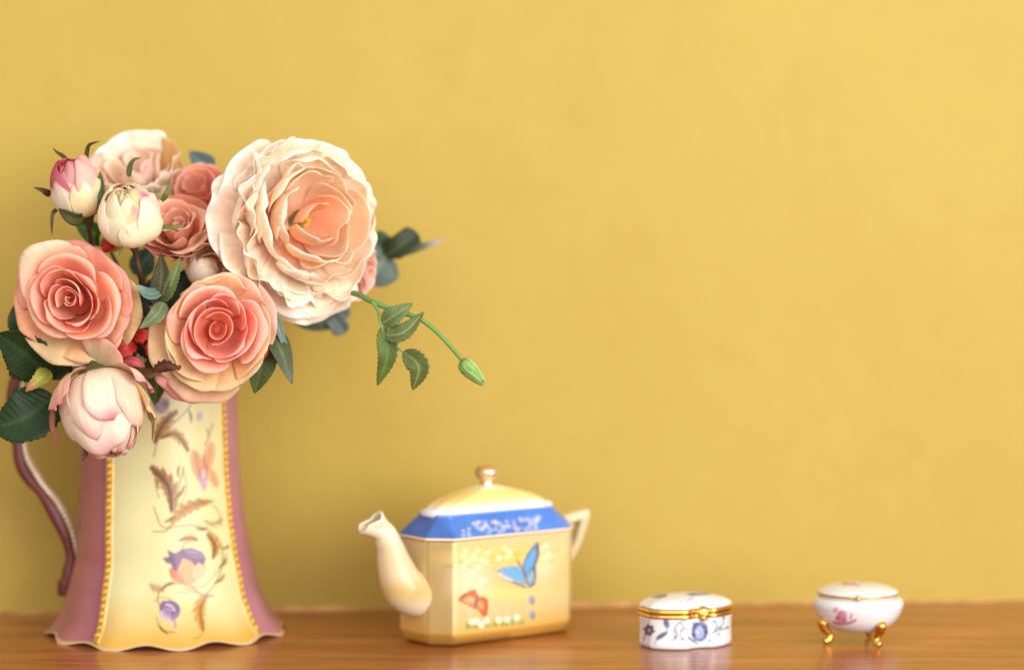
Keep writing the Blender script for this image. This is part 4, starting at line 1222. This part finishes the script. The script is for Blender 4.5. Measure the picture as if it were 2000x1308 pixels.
def teapot():
    ca, sa = math.cos(TP_A), math.sin(TP_A)
    ex = np.array((ca, sa, 0)); ey = np.array((-sa, ca, 0))
    Lx, Wy, ch = .1010 + .029, .0610, .0140          # outer length, width and chamfer
    org = np.array(TP_C) - ex * ch                      # the square corner before chamfering
    cen = org + ex * Lx / 2 + ey * Wy / 2
    root = empty('teapot', Vector(cen), 'yellow and cream china teapot with blue shoulder, butterflies and a gold knob', 'teapot')

    DZ = .0060

    def octo(inset, z, dense=None, rad=.0022, c=None):
        z = z - DZ if z > .0792 else z
        c = ch if c is None else c
        x0, x1, y0, y1 = -Lx / 2 + inset, Lx / 2 - inset, -Wy / 2 + inset, Wy / 2 - inset
        c2 = max(.002, c - inset * .586)
        vs = [(x0 + c2, y0), (x1 - c2, y0), (x1, y0 + c2), (x1, y1 - c2), (x1 - c2, y1), (x0 + c2, y1), (x0, y1 - c2), (x0, y0 + c2)]
        P, e = round_poly(vs, min(rad, c2 * .4), 4, dense)
        return cen + np.outer(P[:, 0], ex) + np.outer(P[:, 1], ey) + np.array((0, 0, z))
    dn = {0: 170, 7: 26, 6: 20, 1: 4}
    zs = [(.0062, .0003), (.0050, .0003), (.0010, .0068), (.0003, .0080)]
    rings = [octo(i_, z_, dn) for i_, z_ in ((.0068, .0016), (.0062, .0004), (.0050, .0005), (.0028, .0030), (.0010, .0068), (.0003, .0084))]
    for z_ in np.linspace(.0095, .0785 - DZ, 132): rings.append(octo(0, z_, dn))
    rings.append(octo(.0006, .0795, dn)); rings.append(octo(.0016, .0800, dn))
    V, F = loft(rings); nr = len(rings[0])
    F.append(tuple(range(nr))[::-1])
    P2 = proj(V)
    loc = (V - cen); lx = loc @ ex; ly = loc @ ey; z = V[:, 2]
    nse = fbm(V, 60, 7)
    C = np.tile(lin('c6b582'), (len(V), 1))
    # airbrushed ochre: bands above and below the creamy middle
    yb = np.clip(np.exp(-((z - .008) / .010) ** 2) * .9 + np.exp(-((z - .043) / .012) ** 2) * .35 + np.clip(.35 * nse, 0, .3), 0, 1)[:, None]
    C = C * (1 - yb) + lin('d3a248') * yb
    foot = np.clip((.0085 - z) / .002, 0, 1)[:, None]
    C = C * (1 - .75 * foot) + lin('b58436') * .75 * foot
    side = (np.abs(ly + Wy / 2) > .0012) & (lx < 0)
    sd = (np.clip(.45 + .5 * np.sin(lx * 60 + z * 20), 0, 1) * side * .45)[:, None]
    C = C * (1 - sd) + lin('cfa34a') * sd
    chm_shade = (side & (ly < -Wy / 2 + ch + .001))[:, None] * .72
    C = C * (1 - chm_shade) + lin('8c6a2e') * chm_shade  # chamfer browned: shade and the dark room's reflection painted into the glaze
    ok = (np.abs(ly + Wy / 2) < .0008)
    okc = (ly < -Wy / 2 + ch) & (lx < Lx / 2 - .003)
    pa = Paint(P2, C, okc, lambda p: (680 + p[0] / 3.19, 890 + p[1] / 3.19))
    pa.glow((980, 620), 300, 60, 'edc04a', .75); pa.glow((760, 650), 150, 60, 'edd080', .4)
    pa.glow((1000, 850), 250, 45, 'efcf70', .6); pa.glow((760, 780), 120, 110, 'e4d8bc', .7); pa.glow((1200, 700), 90, 90, 'e0d4b4', .5)
    r = random.Random(4)
    pa.line([(575, 705), (620, 680), (720, 655), (860, 640), (1000, 600), (1160, 620), (1290, 590)], .9, '8a8a4c', .6)
    pa.ell((600, 690), 26, 9, '8a9048', .8, -.6); pa.ell((640, 690), 20, 7, '7c8444', .7, .3)
    for k in range(30):
        x = r.uniform(690, 1290); y = 635 + r.gauss(0, 24) - (x - 690) * .06
        if 1050 < x < 1190: continue
        for q in range(5): pa.ell((x + 9 * math.cos(q * 1.26), y + 9 * math.sin(q * 1.26)), 8, 6, 'f2e8cc', .55, q * 1.26, 2.)
        pa.ell((x, y), 4, 4, 'd88a30', .9)
    for k in range(14):
        x = r.uniform(700, 1290); y = 645 + r.gauss(0, 32) - (x - 690) * .06
        pa.ell((x, y), 9, 4, r.choice(['5a5a48', '6f7a48', 'b07a38']), .7, r.uniform(0, 3))
    for (x, y) in ((750, 735), (740, 750), (770, 720), (845, 790), (830, 770), (855, 775)):
        pa.ell((x, y), 12, 8, 'f6e2d4', .8, r.uniform(0, 3)); pa.ell((x, y), 4, 3, 'd89a70', .7)
    pa.line([(780, 840), (785, 790), (810, 750)], .7, '9aa070', .5); pa.line([(850, 810), (850, 780)], .7, 'd09a90', .5)
    # blue butterfly
    lw = [(930, 712), (960, 692), (1010, 684), (1060, 682), (1082, 710), (1100, 760), (1105, 815), (1060, 800), (1010, 775), (965, 760), (940, 740)]
    rw = [(1086, 720), (1090, 660), (1120, 600), (1150, 560), (1180, 535), (1190, 580), (1182, 630), (1165, 680), (1172, 720), (1165, 800), (1130, 825), (1108, 790)]
    pa.poly(lw, '8a9cb0', 1, 2.5); pa.poly(rw, '5f6670', 1, 2.5)
    pa.poly([(955, 705), (1055, 690), (1080, 720), (1092, 770), (1050, 770), (1000, 745)], '5f9fd0', .95, 4)
    pa.poly([(1095, 715), (1100, 660), (1130, 610), (1165, 562), (1172, 610), (1158, 670), (1140, 700), (1115, 740)], '5a9ed6', .95, 4)
    pa.poly([(1110, 760), (1140, 715), (1162, 715), (1156, 780), (1130, 805)], '8ea6bc', .9, 4)
    pa.line([(932, 715), (950, 742), (1000, 775), (1060, 802), (1108, 820)], 1.7, '4a4c58', .8); pa.line([(1182, 540), (1188, 590), (1180, 640), (1164, 690), (1168, 760)], 1.8, '4c4a50', .8)
    pa.line([(938, 728), (970, 752), (1020, 776)], 1.6, 'f2f0e8', .7)
    pa.line([(1055, 655), (1080, 690), (1100, 730)], 2.2, '7a5a50', .9); pa.line([(1055, 655), (1035, 595)], .8, '8a7050', .7); pa.line([(1060, 655), (1058, 600)], .8, '8a7050', .7)
    for a_ in (lw[2], lw[4], rw[3], rw[6]): pa.line([a_, ((a_[0] + 1090) / 2, (a_[1] + 735) / 2), (1092, 740)], .6, '3f6f9c', .5)
    # red butterfly
    pa.poly([(688, 897), (720, 866), (760, 842), (795, 836), (806, 865), (798, 915), (775, 945), (740, 925), (705, 912)], 'cf6a3a', 1, 2.5)
    pa.poly([(808, 880), (845, 874), (864, 890), (868, 930), (860, 995), (838, 1000), (822, 975), (800, 948), (790, 930)], 'cc5a26', 1, 2.5)
    pa.poly([(715, 895), (760, 870), (790, 890), (775, 925), (740, 915)], 'e8b078', .8, 4); pa.poly([(808, 905), (840, 900), (848, 940), (835, 965), (808, 938)], 'e0a070', .75, 4)
    pa.line([(688, 897), (720, 866), (760, 842), (795, 836)], 1.3, '7a3a28', .8); pa.line([(862, 890), (868, 930), (860, 995)], 1.4, '8a3a20', .8)
    pa.line([(806, 868), (800, 905), (788, 945)], 3.0, '7c6a60', .9); pa.line([(700, 880), (730, 860)], 2.0, '3a3038', .5)
    # grey-blue creatures at the right
    for (x, y) in ((1142, 895), (1145, 990)):
        pa.ell((x, y - 5), 22, 26, '8b93a0', .85, .3, 3); pa.ell((x + 8, y + 12), 12, 22, '6f7684', .7, .2, 3); pa.ell((x - 18, y - 14), 12, 7, 'a8acb0', .7, -.5)
    # grass and daisies at the foot
    for k in range(90):
        x = r.uniform(728, 1105); y = 1078 - (x - 728) * .085
        pa.line([(x, y), (x + r.uniform(-8, 8), y - r.uniform(14, 44))], .9, r.choice(['7a8a3c', '90984c', '5f7434', 'a8a85c']), .7)
    for (x, y) in ((770, 1030), (800, 1028), (862, 1022), (940, 1020), (990, 1016), (1052, 1006), (830, 1050)):
        for q in range(7): pa.ell((x + 13 * math.cos(q * .9), y + 13 * math.sin(q * .9)), 9, 6, 'f6f0e0', .75, q * .9, 2)
        pa.ell((x, y), 6, 6, 'e8b430', .95)
    # pale rounded frame line inside the face
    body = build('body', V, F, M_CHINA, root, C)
    # blue shoulder: sloping, with a pale scrolled pattern
    dn2 = {0: 200, 7: 30, 6: 24, 1: 4}
    rings = []
    prof = [(.0016, .0800), (-.0012, .0804), (-.0018, .0812), (-.0012, .0818)] + [(-.0008 + t * .0125, .0822 + t * .0118) for t in np.linspace(0, 1, 34)] + [(.0130, .0945), (.0150, .0946)]
    for i_, z_ in prof: rings.append(octo(i_, z_, dn2, rad=.0016))
    V, F = loft(rings); P2 = proj(V)
    lx = (V - cen) @ ex; ly = (V - cen) @ ey
    C = np.tile(lin('3a72c8'), (len(V), 1)) * (1 + .28 * fbm(V, 150, 2))[:, None]
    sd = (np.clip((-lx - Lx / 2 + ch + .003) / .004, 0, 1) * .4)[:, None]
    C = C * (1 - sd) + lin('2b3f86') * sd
    low = (V[:, 2] < .0820 - DZ)[:, None]
    C = np.where(low, lin('ecd4b0'), C)  # pale gilt line under the blue, its highlight painted into the colour
    okf = (ly < -Wy / 2 + .016) & (V[:, 2] > .0828 - DZ)
    pa = Paint(P2, C, okf, lambda p: (680 + p[0] / 3.19, 890 + p[1] / 3.19))
    for k in range(64):
        x = r.uniform(715, 1190); y = 462 - (x - 715) * .085 + r.uniform(-44, 34)
        a0 = r.uniform(0, 6.28)
        pa.line([(x + 11 * math.cos(a0 + q), y + 9 * math.sin(a0 + q)) for q in (0, 1.3, 2.6, 4.2)], 1.1, 'b8bce0', .7)
        pa.ell((x + r.uniform(-9, 9), y + r.uniform(-9, 9)), 5, 4, 'd0d0e8', .75)
    for (x, y) in ((640, 385), (745, 372), (1080, 330)): pa.ell((x, y), 9, 7, 'dcd6e6', .8)
    for q in range(5): pa.ell((430 + 9 * math.cos(q * 1.26), 450 + 9 * math.sin(q * 1.26)), 9, 5, 'cdb890', .9, q * 1.26)
    for q in range(5): pa.ell((500 + 6 * math.cos(q * 1.26), 405 + 6 * math.sin(q * 1.26)), 6, 4, '8a7a88', .8, q * 1.26)
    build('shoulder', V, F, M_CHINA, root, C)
    # pale gallery rim
    rings = [octo(i_, z_, None, rad=.001) for i_, z_ in ((.0128, .0944), (.0126, .0962), (.0134, .0972), (.0150, .0970), (.0155, .0946))]
    V, F = loft(rings); C = np.tile(lin('3f78c8'), (len(V), 1)); C[V[:, 2] > .0968 - DZ] = lin('c9ccd8')
    build('gallery', V, F, M_CHINA, root, C)
    # small white lugs at the two ends of the gallery
    for sg in (-1, 1):
        c_ = cen + ex * sg * (Lx / 2 - .0150) + np.array((0, 0, .0965 - DZ))
        V, F = lathe_data([(.0003, -.002), (.0062, -.002), (.0070, .000), (.0060, .0022), (.0030, .0034), (.0003, .0036)], 16)
        Q = c_ + np.outer(V[:, 0] * .7, ex) + np.outer(V[:, 1] * 1.6, ey) + np.outer(V[:, 2], (0, 0, 1))
        build('lug', Q, F, M_CHINA, root, np.tile(lin('dcdce4'), (len(Q), 1)))
    # lid: pyramid roof sweeping up to the knob
    lid_prof = [(.0165, .0950), (.0150, .0964), (.0148, .0985), (.0160, .1008), (.0180, .1042), (.0200, .1066), (.0222, .1084), (.0246, .1098), (.0266, .1110), (.0280, .1124), (.0288, .1140)]
    LL = []
    for i_, z_ in lid_prof:
        k = np.clip((z_ - .0975) / .0165, 0, 1) ** 2.1
        # squeeze the long side as it rises
        x0 = (Lx / 2 - .0155) * (1 - k) ** 1.05 + .0052 * k; y0 = (Wy / 2 - .0148) * (1 - k) ** .85 + .0052 * k
        c2 = .009 * (1 - k) + .003 * k
        vs = [(-x0 + c2, -y0), (x0 - c2, -y0), (x0, -y0 + c2), (x0, y0 - c2), (x0 - c2, y0), (-x0 + c2, y0), (-x0, y0 - c2), (-x0, -y0 + c2)]
        P, e = round_poly(vs, .0016, 3, {0: 20, 4: 20, 2: 6, 6: 6})
        LL.append(cen + np.outer(P[:, 0], ex) + np.outer(P[:, 1], ey) + np.array((0, 0, z_ - DZ)))
    V, F = loft(LL); F.append(tuple(range((len(LL) - 1) * len(LL[0]), len(LL) * len(LL[0]))))
    z = V[:, 2] + DZ
    k = np.clip((z - .099) / .006, 0, 1)[:, None] * np.clip((.1135 - z) / .003, 0, 1)[:, None]
    C = np.tile(lin('efe6d2'), (len(V), 1)) * (1 - .9 * k) + lin('e3bd62') * .9 * k
    lid = build('lid', V, F, M_CHINA, root, C)
    V, F = lathe_data([(.0005, .1128), (.0056, .1128), (.0050, .1145), (.0042, .116), (.0046, .1168), (.0062, .1182), (.0082, .1204), (.0088, .1228), (.0082, .1252),
                       (.0062, .1270), (.0030, .1280), (.0004, .1282)], 28, cen - np.array((0, 0, DZ)))
    m_k, nt, p, out = new_mat('worn_gilding'); p.inputs['Metallic'].default_value = .75; p.inputs['Roughness'].default_value = .22
    nz_ = N(nt, 'ShaderNodeTexNoise', Scale=110., Detail=4.); tc = nt.nodes.new('ShaderNodeTexCoord'); L(nt, tc.outputs['Object'], nz_.inputs['Vector'])
    cr = nt.nodes.new('ShaderNodeValToRGB'); cr.color_ramp.elements[0].position = .35; cr.color_ramp.elements[0].color = (.72, .45, .17, 1)
    cr.color_ramp.elements[1].position = .7; cr.color_ramp.elements[1].color = (.86, .72, .52, 1)
    L(nt, nz_.outputs['Fac'], cr.inputs[0]); L(nt, cr.outputs[0], p.inputs['Base Color'])
    build('knob', V, F, m_k, lid)
    # spout: swelling foot, swan neck, flared tip
    sp_px = [(836, 1150), (812, 1158), (787, 1143), (771, 1103), (760, 1064), (747, 1037), (720, 1021)]
    s0 = cen - ex * (Lx / 2)
    Ys = [s0[1] + .004, s0[1] - .002, s0[1] - .010, s0[1] - .016, s0[1] - .021, s0[1] - .025, s0[1] - .031]
    path = [W(px, py, Y) for (px, py), Y in zip(sp_px, Ys)]
    V, F, n_ = tube_data(path, [.0135, .0144, .0138, .0102, .0072, .0058, .0046], ns=28, n=44, up=(0.4, -1, .1), flat=1.0, caps=False)
    tipn = 28
    # cut tip with a pouring lip
    tdir = np.array(path[-1] - path[-2]); tdir /= np.linalg.norm(tdir)
    k = np.clip((np.repeat(np.linspace(0, 1, 44), 28) - .86) / .14, 0, 1)
    V[:, 2] += 0
    cenl = np.repeat(catmull(path, 44), 28, axis=0)
    V += (V - cenl) * (k ** 2 * .22)[:, None]
    upr = (V - cenl)[:, 2]
    V[:, 0] += np.where(upr < 0, -k * .0030, k * .0045)
    V[:, 2] += np.where(upr < 0, 0, k * .0022)
    z = V[:, 2]
    nse = fbm(V, 80, 4)
    yb = np.clip(np.exp(-((z - .040) / .010) ** 2) * .8 + .45 * np.exp(-((z - .066) / .014) ** 2) + .2 * nse, 0, .9)[:, None]
    C = np.tile(lin('dcd2b4'), (len(V), 1)) * (1 - yb) + lin('bf983e') * yb
    o = build('spout', V, F, M_CHINA, root, C, thick=.0022)
    o.modifiers[0].offset = -1
    # handle: top bar and slanting strap, square in section
    h0 = cen + ex * (Lx / 2 - .004); h0[2] = .0765
    tip = np.array(W(1143, 1001, float(h0[1]) + .016)); low = cen + ex * (Lx / 2 - .001); low[2] = .034
    hx = tip - h0; hx[2] = 0
    pth = [h0, (h0 + tip) / 2 + (0, 0, .0005), tip + (0, 0, .0), tip + np.array((-.0008, 0, -.006)), (tip * .55 + low * .45) + np.array((.0015, 0, -.002)), low]
    dirx = tip - h0; dirx[2] = 0; dirx /= np.linalg.norm(dirx)
    for nm, pp, wd_, th_, col in (('handle', [h0, h0 * .5 + tip * .5, tip], .0052, .0031, 'dcc8a6'), ('handle_strap', [tip + (0, 0, -.001) - dirx * .001, tip * .62 + low * .38 + (0, 0, -.004), low + (0, 0, .003), low + (0, 0, -.004)], .0046, .0030, 'c8b48c')):
        P = catmull(pp, 24); T = np.gradient(P, axis=0); T /= np.linalg.norm(T, axis=1)[:, None]
        sd_ = np.cross(dirx, (0, 0, 1)); Vh = []
        sec = [(-1, -.7), (-.8, -1), (.8, -1), (1, -.7), (1, .7), (.8, 1), (-.8, 1), (-1, .7)]
        for i in range(24):
            nn = np.cross(T[i], sd_)
            for a_, b_ in sec: Vh.append(P[i] + sd_ * a_ * wd_ + nn * b_ * th_)
        Fh = grid_faces(8, 24, True); Fh.append(tuple(range(8))[::-1]); Fh.append(tuple(range(23 * 8, 24 * 8)))
        build(nm, Vh, Fh, M_CHINA, root, np.tile(lin(col), (len(Vh), 1)), sharp=40)
    # gilt line under the shoulder
    return root


teapot()


# ------------------------------------------------------------------ blue and white trinket box
def lobed(a, rx, ry, t):
    """plan outline: long oval, pinched in the middle of both long sides and notched at the ends"""
    r = 1 / np.sqrt((np.cos(t) / rx) ** 2 + (np.sin(t) / ry) ** 2)
    return r * (1 - a * np.exp(-((np.abs(np.sin(t)) - 1) / .06) ** 2) - a * .35 * np.exp(-((np.abs(np.cos(t)) - 1) / .02) ** 2))


def trinket_oval():
    c = np.array(W(1339, 1244, 1.682)); c[2] = 0
    yaw = math.radians(24); ex = np.array((math.cos(yaw), math.sin(yaw), 0)); ey = np.array((-math.sin(yaw), math.cos(yaw), 0))
    root = empty('oval_trinket_box', Vector(c), 'lobed white porcelain trinket box with blue flowers and a gilt hinged rim', 'trinket box')
    nt_ = 360
    t = np.linspace(0, 2 * PI, nt_, endpoint=False)
    rx, ry = .0345, .0235
    P0 = np.stack([lobed(.17, rx, ry, t) * np.cos(t), lobed(.17, rx, ry, t) * np.sin(t)], 1)

    def ring(sc_, z, dz=None):
        P = P0 * sc_
        return c + np.outer(P[:, 0], ex) + np.outer(P[:, 1], ey) + np.array((0, 0, z))
    rings = [ring(.0, .0006), ring(.90, .0006), ring(.955, .0004), ring(.985, .0012), ring(.992, .0024)]
    for z in np.linspace(.0035, .0205, 64): rings.append(ring(1.0 - .012 * math.sin((z - .0035) / .017 * PI), z))
    rings.append(ring(.99, .0212))
    V, F = loft(rings)
    C = np.tile(lin('d8d8da'), (len(V), 1)); P2 = proj(V)
    nrm_ok = (V[:, 1] < c[1] + .012)
    tf = lambda p: (1200 + p[0] / 3.333, 1100 + p[1] / 3.333)
    N1, N2, N3 = '182450', '35508c', '6a80b2'
    # the far side is not printed: only points facing the camera
    ang = np.tile(t, len(rings)) + yaw
    face = (np.sin(ang) < .35)
    pa = Paint(P2, C, face, tf)
    for q in range(6): pa.ell((226 + 22 * math.cos(q * 1.05 + .3), 432 + 24 * math.sin(q * 1.05 + .3)), 17, 13, N1, .92, q * 1.05, 2)
    pa.ell((226, 436), 9, 9, 'b8a0b8', .9); pa.line([(190, 500), (200, 470), (222, 450)], 1.5, N1, .7)
    pa.ell((338, 385), 20, 34, N2, .85, -.2, 2.5); pa.ell((332, 378), 9, 20, N1, .6, -.2, 2.5); pa.ell((308, 468), 44, 15, N1, .85, -.55, 2.5); pa.ell((300, 472), 26, 6, N2, .7, -.55)
    pa.line([(260, 520), (290, 480), (340, 440), (350, 400)], 1.1, N2, .7)
    for pts in ([(400, 480), (390, 430), (420, 385), (460, 370)], [(450, 500), (430, 470), (440, 430), (480, 420)], [(380, 500), (410, 470), (400, 430)],
                [(430, 385), (450, 410), (440, 440)], [(620, 470), (660, 430), (700, 400), (715, 350)], [(640, 450), (690, 430), (740, 415)], [(650, 440), (670, 400), (650, 375)]):
        pa.line(pts, 1.5, '5d7090', .75)
    for (x, y, a) in ((395, 480, .5), (445, 490, -.5), (460, 372, .3), (710, 350, .9), (735, 415, .2), (690, 420, .5), (650, 375, 0), (680, 460, .2), (620, 500, .8)):
        pa.ell((x, y), 13, 8, '4f6a88', .8, a)
    pa.ell((558, 440), 52, 66, N3, .9, .25, 3); pa.ell((530, 400), 24, 22, N2, .7, .3, 3)
    for q in range(9):
        a_ = q * .7; pa.ell((555 + 42 * math.cos(a_), 445 + 54 * math.sin(a_)), 19, 13, N2 if q % 2 else N1, .8, a_ + 1.5, 2.5)
    pa.ell((550, 435), 20, 26, 'a9b3d0', .85, .2, 3); pa.line([(535, 420), (555, 430), (560, 460)], 1.1, N1, .7); pa.line([(570, 410), (590, 440), (580, 480)], 1.1, N1, .7)
    pa.line([(480, 480), (510, 500), (540, 520)], 2, N1, .8)
    build('base', V, F, M_CHINA, root, C)
    # gilt band in two halves, with the seam between them
    for k, (z0, z1) in enumerate(((.0214, .0243), (.0248, .0277))):
        rr_ = [ring(.955, z0), ring(1.012, z0), ring(1.028, z0 + .0007), ring(1.028, z1 - .0007), ring(1.012, z1), ring(.955, z1)]
        V, F = loft(rr_)
        build('gilt_band', V, F, M_GOLD, root)
    # lid, domed
    rr_ = [ring(.97, .0280)] + [ring(math.cos(a_) ** 1.0, .0284 + .0080 * math.sin(a_)) for a_ in np.linspace(0, PI / 2 - .02, 40)]
    rr_.append(ring(.0, .0284 + .00805))
    V, F = loft(rr_); P2 = proj(V)
    C = np.tile(lin('dcdde0'), (len(V), 1)); ok = V[:, 2] > .0288
    pa = Paint(P2, C, ok, tf)
    pa.ell((295, 212), 50, 13, N2, .95, -.1, 2.5); pa.ell((320, 198), 24, 6, N1, .7, .1); pa.ell((262, 214), 20, 6, N3, .8, -.2)
    pa.ell((550, 196), 84, 12, '5a75a4', .95, -.05, 2.5); pa.ell((600, 184), 34, 7, N2, .8, .15); pa.ell((500, 196), 26, 6, N2, .7, -.2); pa.ell((640, 184), 22, 6, N3, .7, .2)
    pa.line([(470, 250), (490, 230), (520, 205)], 1.1, N3, .8); pa.line([(490, 232), (520, 236)], .9, N3, .7)
    build('lid', V, F, M_CHINA, root, C)
    # clasp on the front
    cc = np.array(W(1373, 1199, 1.657))
    i0 = np.argmin(np.abs(proj(ring(1.028, .0246))[:, 0] - 1373) + (ring(1.028, .0246)[:, 1] > c[1] + .0) * 1e4)
    cc = ring(1.03, .0246)[i0]
    V, F = lathe_data([(.0004, -.0010), (.0048, -.0010), (.0054, .0002), (.0044, .0016), (.0024, .0026), (.0004, .0028)], 20)
    nrm = np.array((0.1, -1, 0.05)); nrm /= np.linalg.norm(nrm); f2 = frame(cc, nrm)
    Q = cc + np.outer(V[:, 0] * .95, f2[1]) + np.outer(V[:, 1], f2[2]) + np.outer(V[:, 2], f2[3])
    cl = build('clasp', Q, F, M_GOLD, root)
    for dx_, dz_, r_ in ((.0, -.0030, .0024), (-.0042, .0014, .0019), (.0040, .0020, .0019)):
        V, F = lathe_data([(.0002, -r_)] + [(r_ * math.cos(a_), r_ * math.sin(a_)) for a_ in np.linspace(-1.2, 1.2, 7)] + [(.0002, r_)], 12)
        Q = cc + np.outer(V[:, 0] + dx_, f2[1]) + np.outer(V[:, 1] + dz_, f2[2]) + np.outer(V[:, 2] + .0012, f2[3])
        build('clasp_petal', Q, F, M_GOLD, cl)


trinket_oval()


# ------------------------------------------------------------------ round footed box
def trinket_round():
    c = np.array(W(1675, 1252, 1.690)); c[2] = 0
    root = empty('footed_trinket_box', Vector(c), 'round white porcelain pot with pink roses, lid and curved gold feet', 'trinket box')
    tf = lambda p: (1200 + p[0] / 3.333, 1100 + p[1] / 3.333)
    # bowl
    rr_ = [(.0004, .0086), (.0100, .0086), (.0170, .0098), (.0228, .0130), (.0270, .0170), (.0298, .0216), (.0314, .0258), (.0318, .0280), (.0312, .0304), (.0296, .0324), (.0274, .0334), (.0262, .0344), (.0262, .0356)]
    pr = catmull([(a, b, 0) for a, b in rr_], 70)[:, :2]
    V, F = lathe_data(pr, 220, c)
    C = np.tile(lin('dadadc'), (len(V), 1)); P2 = proj(V)
    pa = Paint(P2, C, V[:, 1] < c[1], tf)
    PK = 'b0386c'
    pa.ell((1478, 345), 34, 40, PK, .75, .2, 4); pa.ell((1440, 300), 16, 20, 'c05a84', .7, .5, 4); pa.ell((1495, 330), 14, 16, 'd890b0', .7, 0, 3)
    pa.line([(1430, 380), (1470, 392), (1530, 385), (1568, 368)], 2.6, 'a83464', .8, 2.5); pa.ell((1540, 345), 8, 22, PK, .7, .2, 3); pa.ell((1450, 355), 14, 10, '9c2c58', .8, .4, 3)
    pa.ell((1500, 372), 16, 10, '9c2c58', .7, -.3, 3); pa.line([(1700, 410), (1760, 380)], 1.6, 'd890b0', .5)
    build('bowl', V, F, M_CHINA, root, C)
    # lid, slightly overhanging, gilt edge
    pr = [(.0004, .0354), (.0266, .0354), (.0281, .0358), (.0284, .0364), (.0276, .0371), (.0256, .0383), (.0220, .0398), (.0170, .0412), (.0110, .0421), (.0050, .0426), (.0004, .0427)]
    pr = np.vstack([pr[:3], catmull([(a, b, 0) for a, b in pr[3:]], 50)[:, :2]])
    V, F = lathe_data(pr, 200, c)
    P2 = proj(V); C = np.tile(lin('dddddf'), (len(V), 1))
    pa = Paint(P2, C, V[:, 2] > .0375, tf)
    pa.ell((1530, 130), 50, 12, 'c9546c', .7, -.1, 4); pa.ell((1570, 138), 30, 10, 'd8788c', .7, .2, 4); pa.ell((1500, 126), 24, 8, 'b83c54', .7, 0, 3); pa.ell((1460, 138), 16, 6, 'e0a0b0', .7)
    pa.ell((1620, 122), 30, 7, 'd88a98', .6, 0, 4); pa.ell((1670, 112), 22, 5, 'c47078', .5)
    lid = build('lid', V, F, M_CHINA, root, C)
    pr = [(.0262, .0349), (.0280, .0349), (.0288, .0353), (.0289, .0359), (.0283, .0363), (.0262, .0363)]
    V, F = lathe_data(pr, 120, c); F = F[:-2]
    build('gilt_edge', V, F, M_GOLD, lid)
    V, F = lathe_data([(.0003, -.0018), (.0014, -.0014), (.0022, 0), (.0014, .0014), (.0003, .0018)], 12, (0, 0, 0))
    pk = c + np.array((-.004, -.0292, .0356))
    build('catch', pk + V, F, M_GOLD, lid)
    # feet: scrolled legs standing clear of the bowl
    for a_ in (math.radians(-160), math.radians(-62), math.radians(62)):
        d = np.array((math.cos(a_), math.sin(a_), 0)); s = np.array((-d[1], d[0], 0))
        pth = [c + d * .0262 + (0, 0, .0185), c + d * .0272 + (0, 0, .0158), c + d * .0262 + (0, 0, .0115), c + d * .0222 + (0, 0, .0070), c + d * .0228 + (0, 0, .0034), c + d * .0262 + (0, 0, .0022)]
        V, F, _ = tube_data(pth, [.0022, .0040, .0031, .0022, .0026, .0020], ns=14, n=36, up=s)
        V[:, 2] = np.maximum(V[:, 2], .0001)
        build('foot', V, F, M_GOLD, root)


trinket_round()
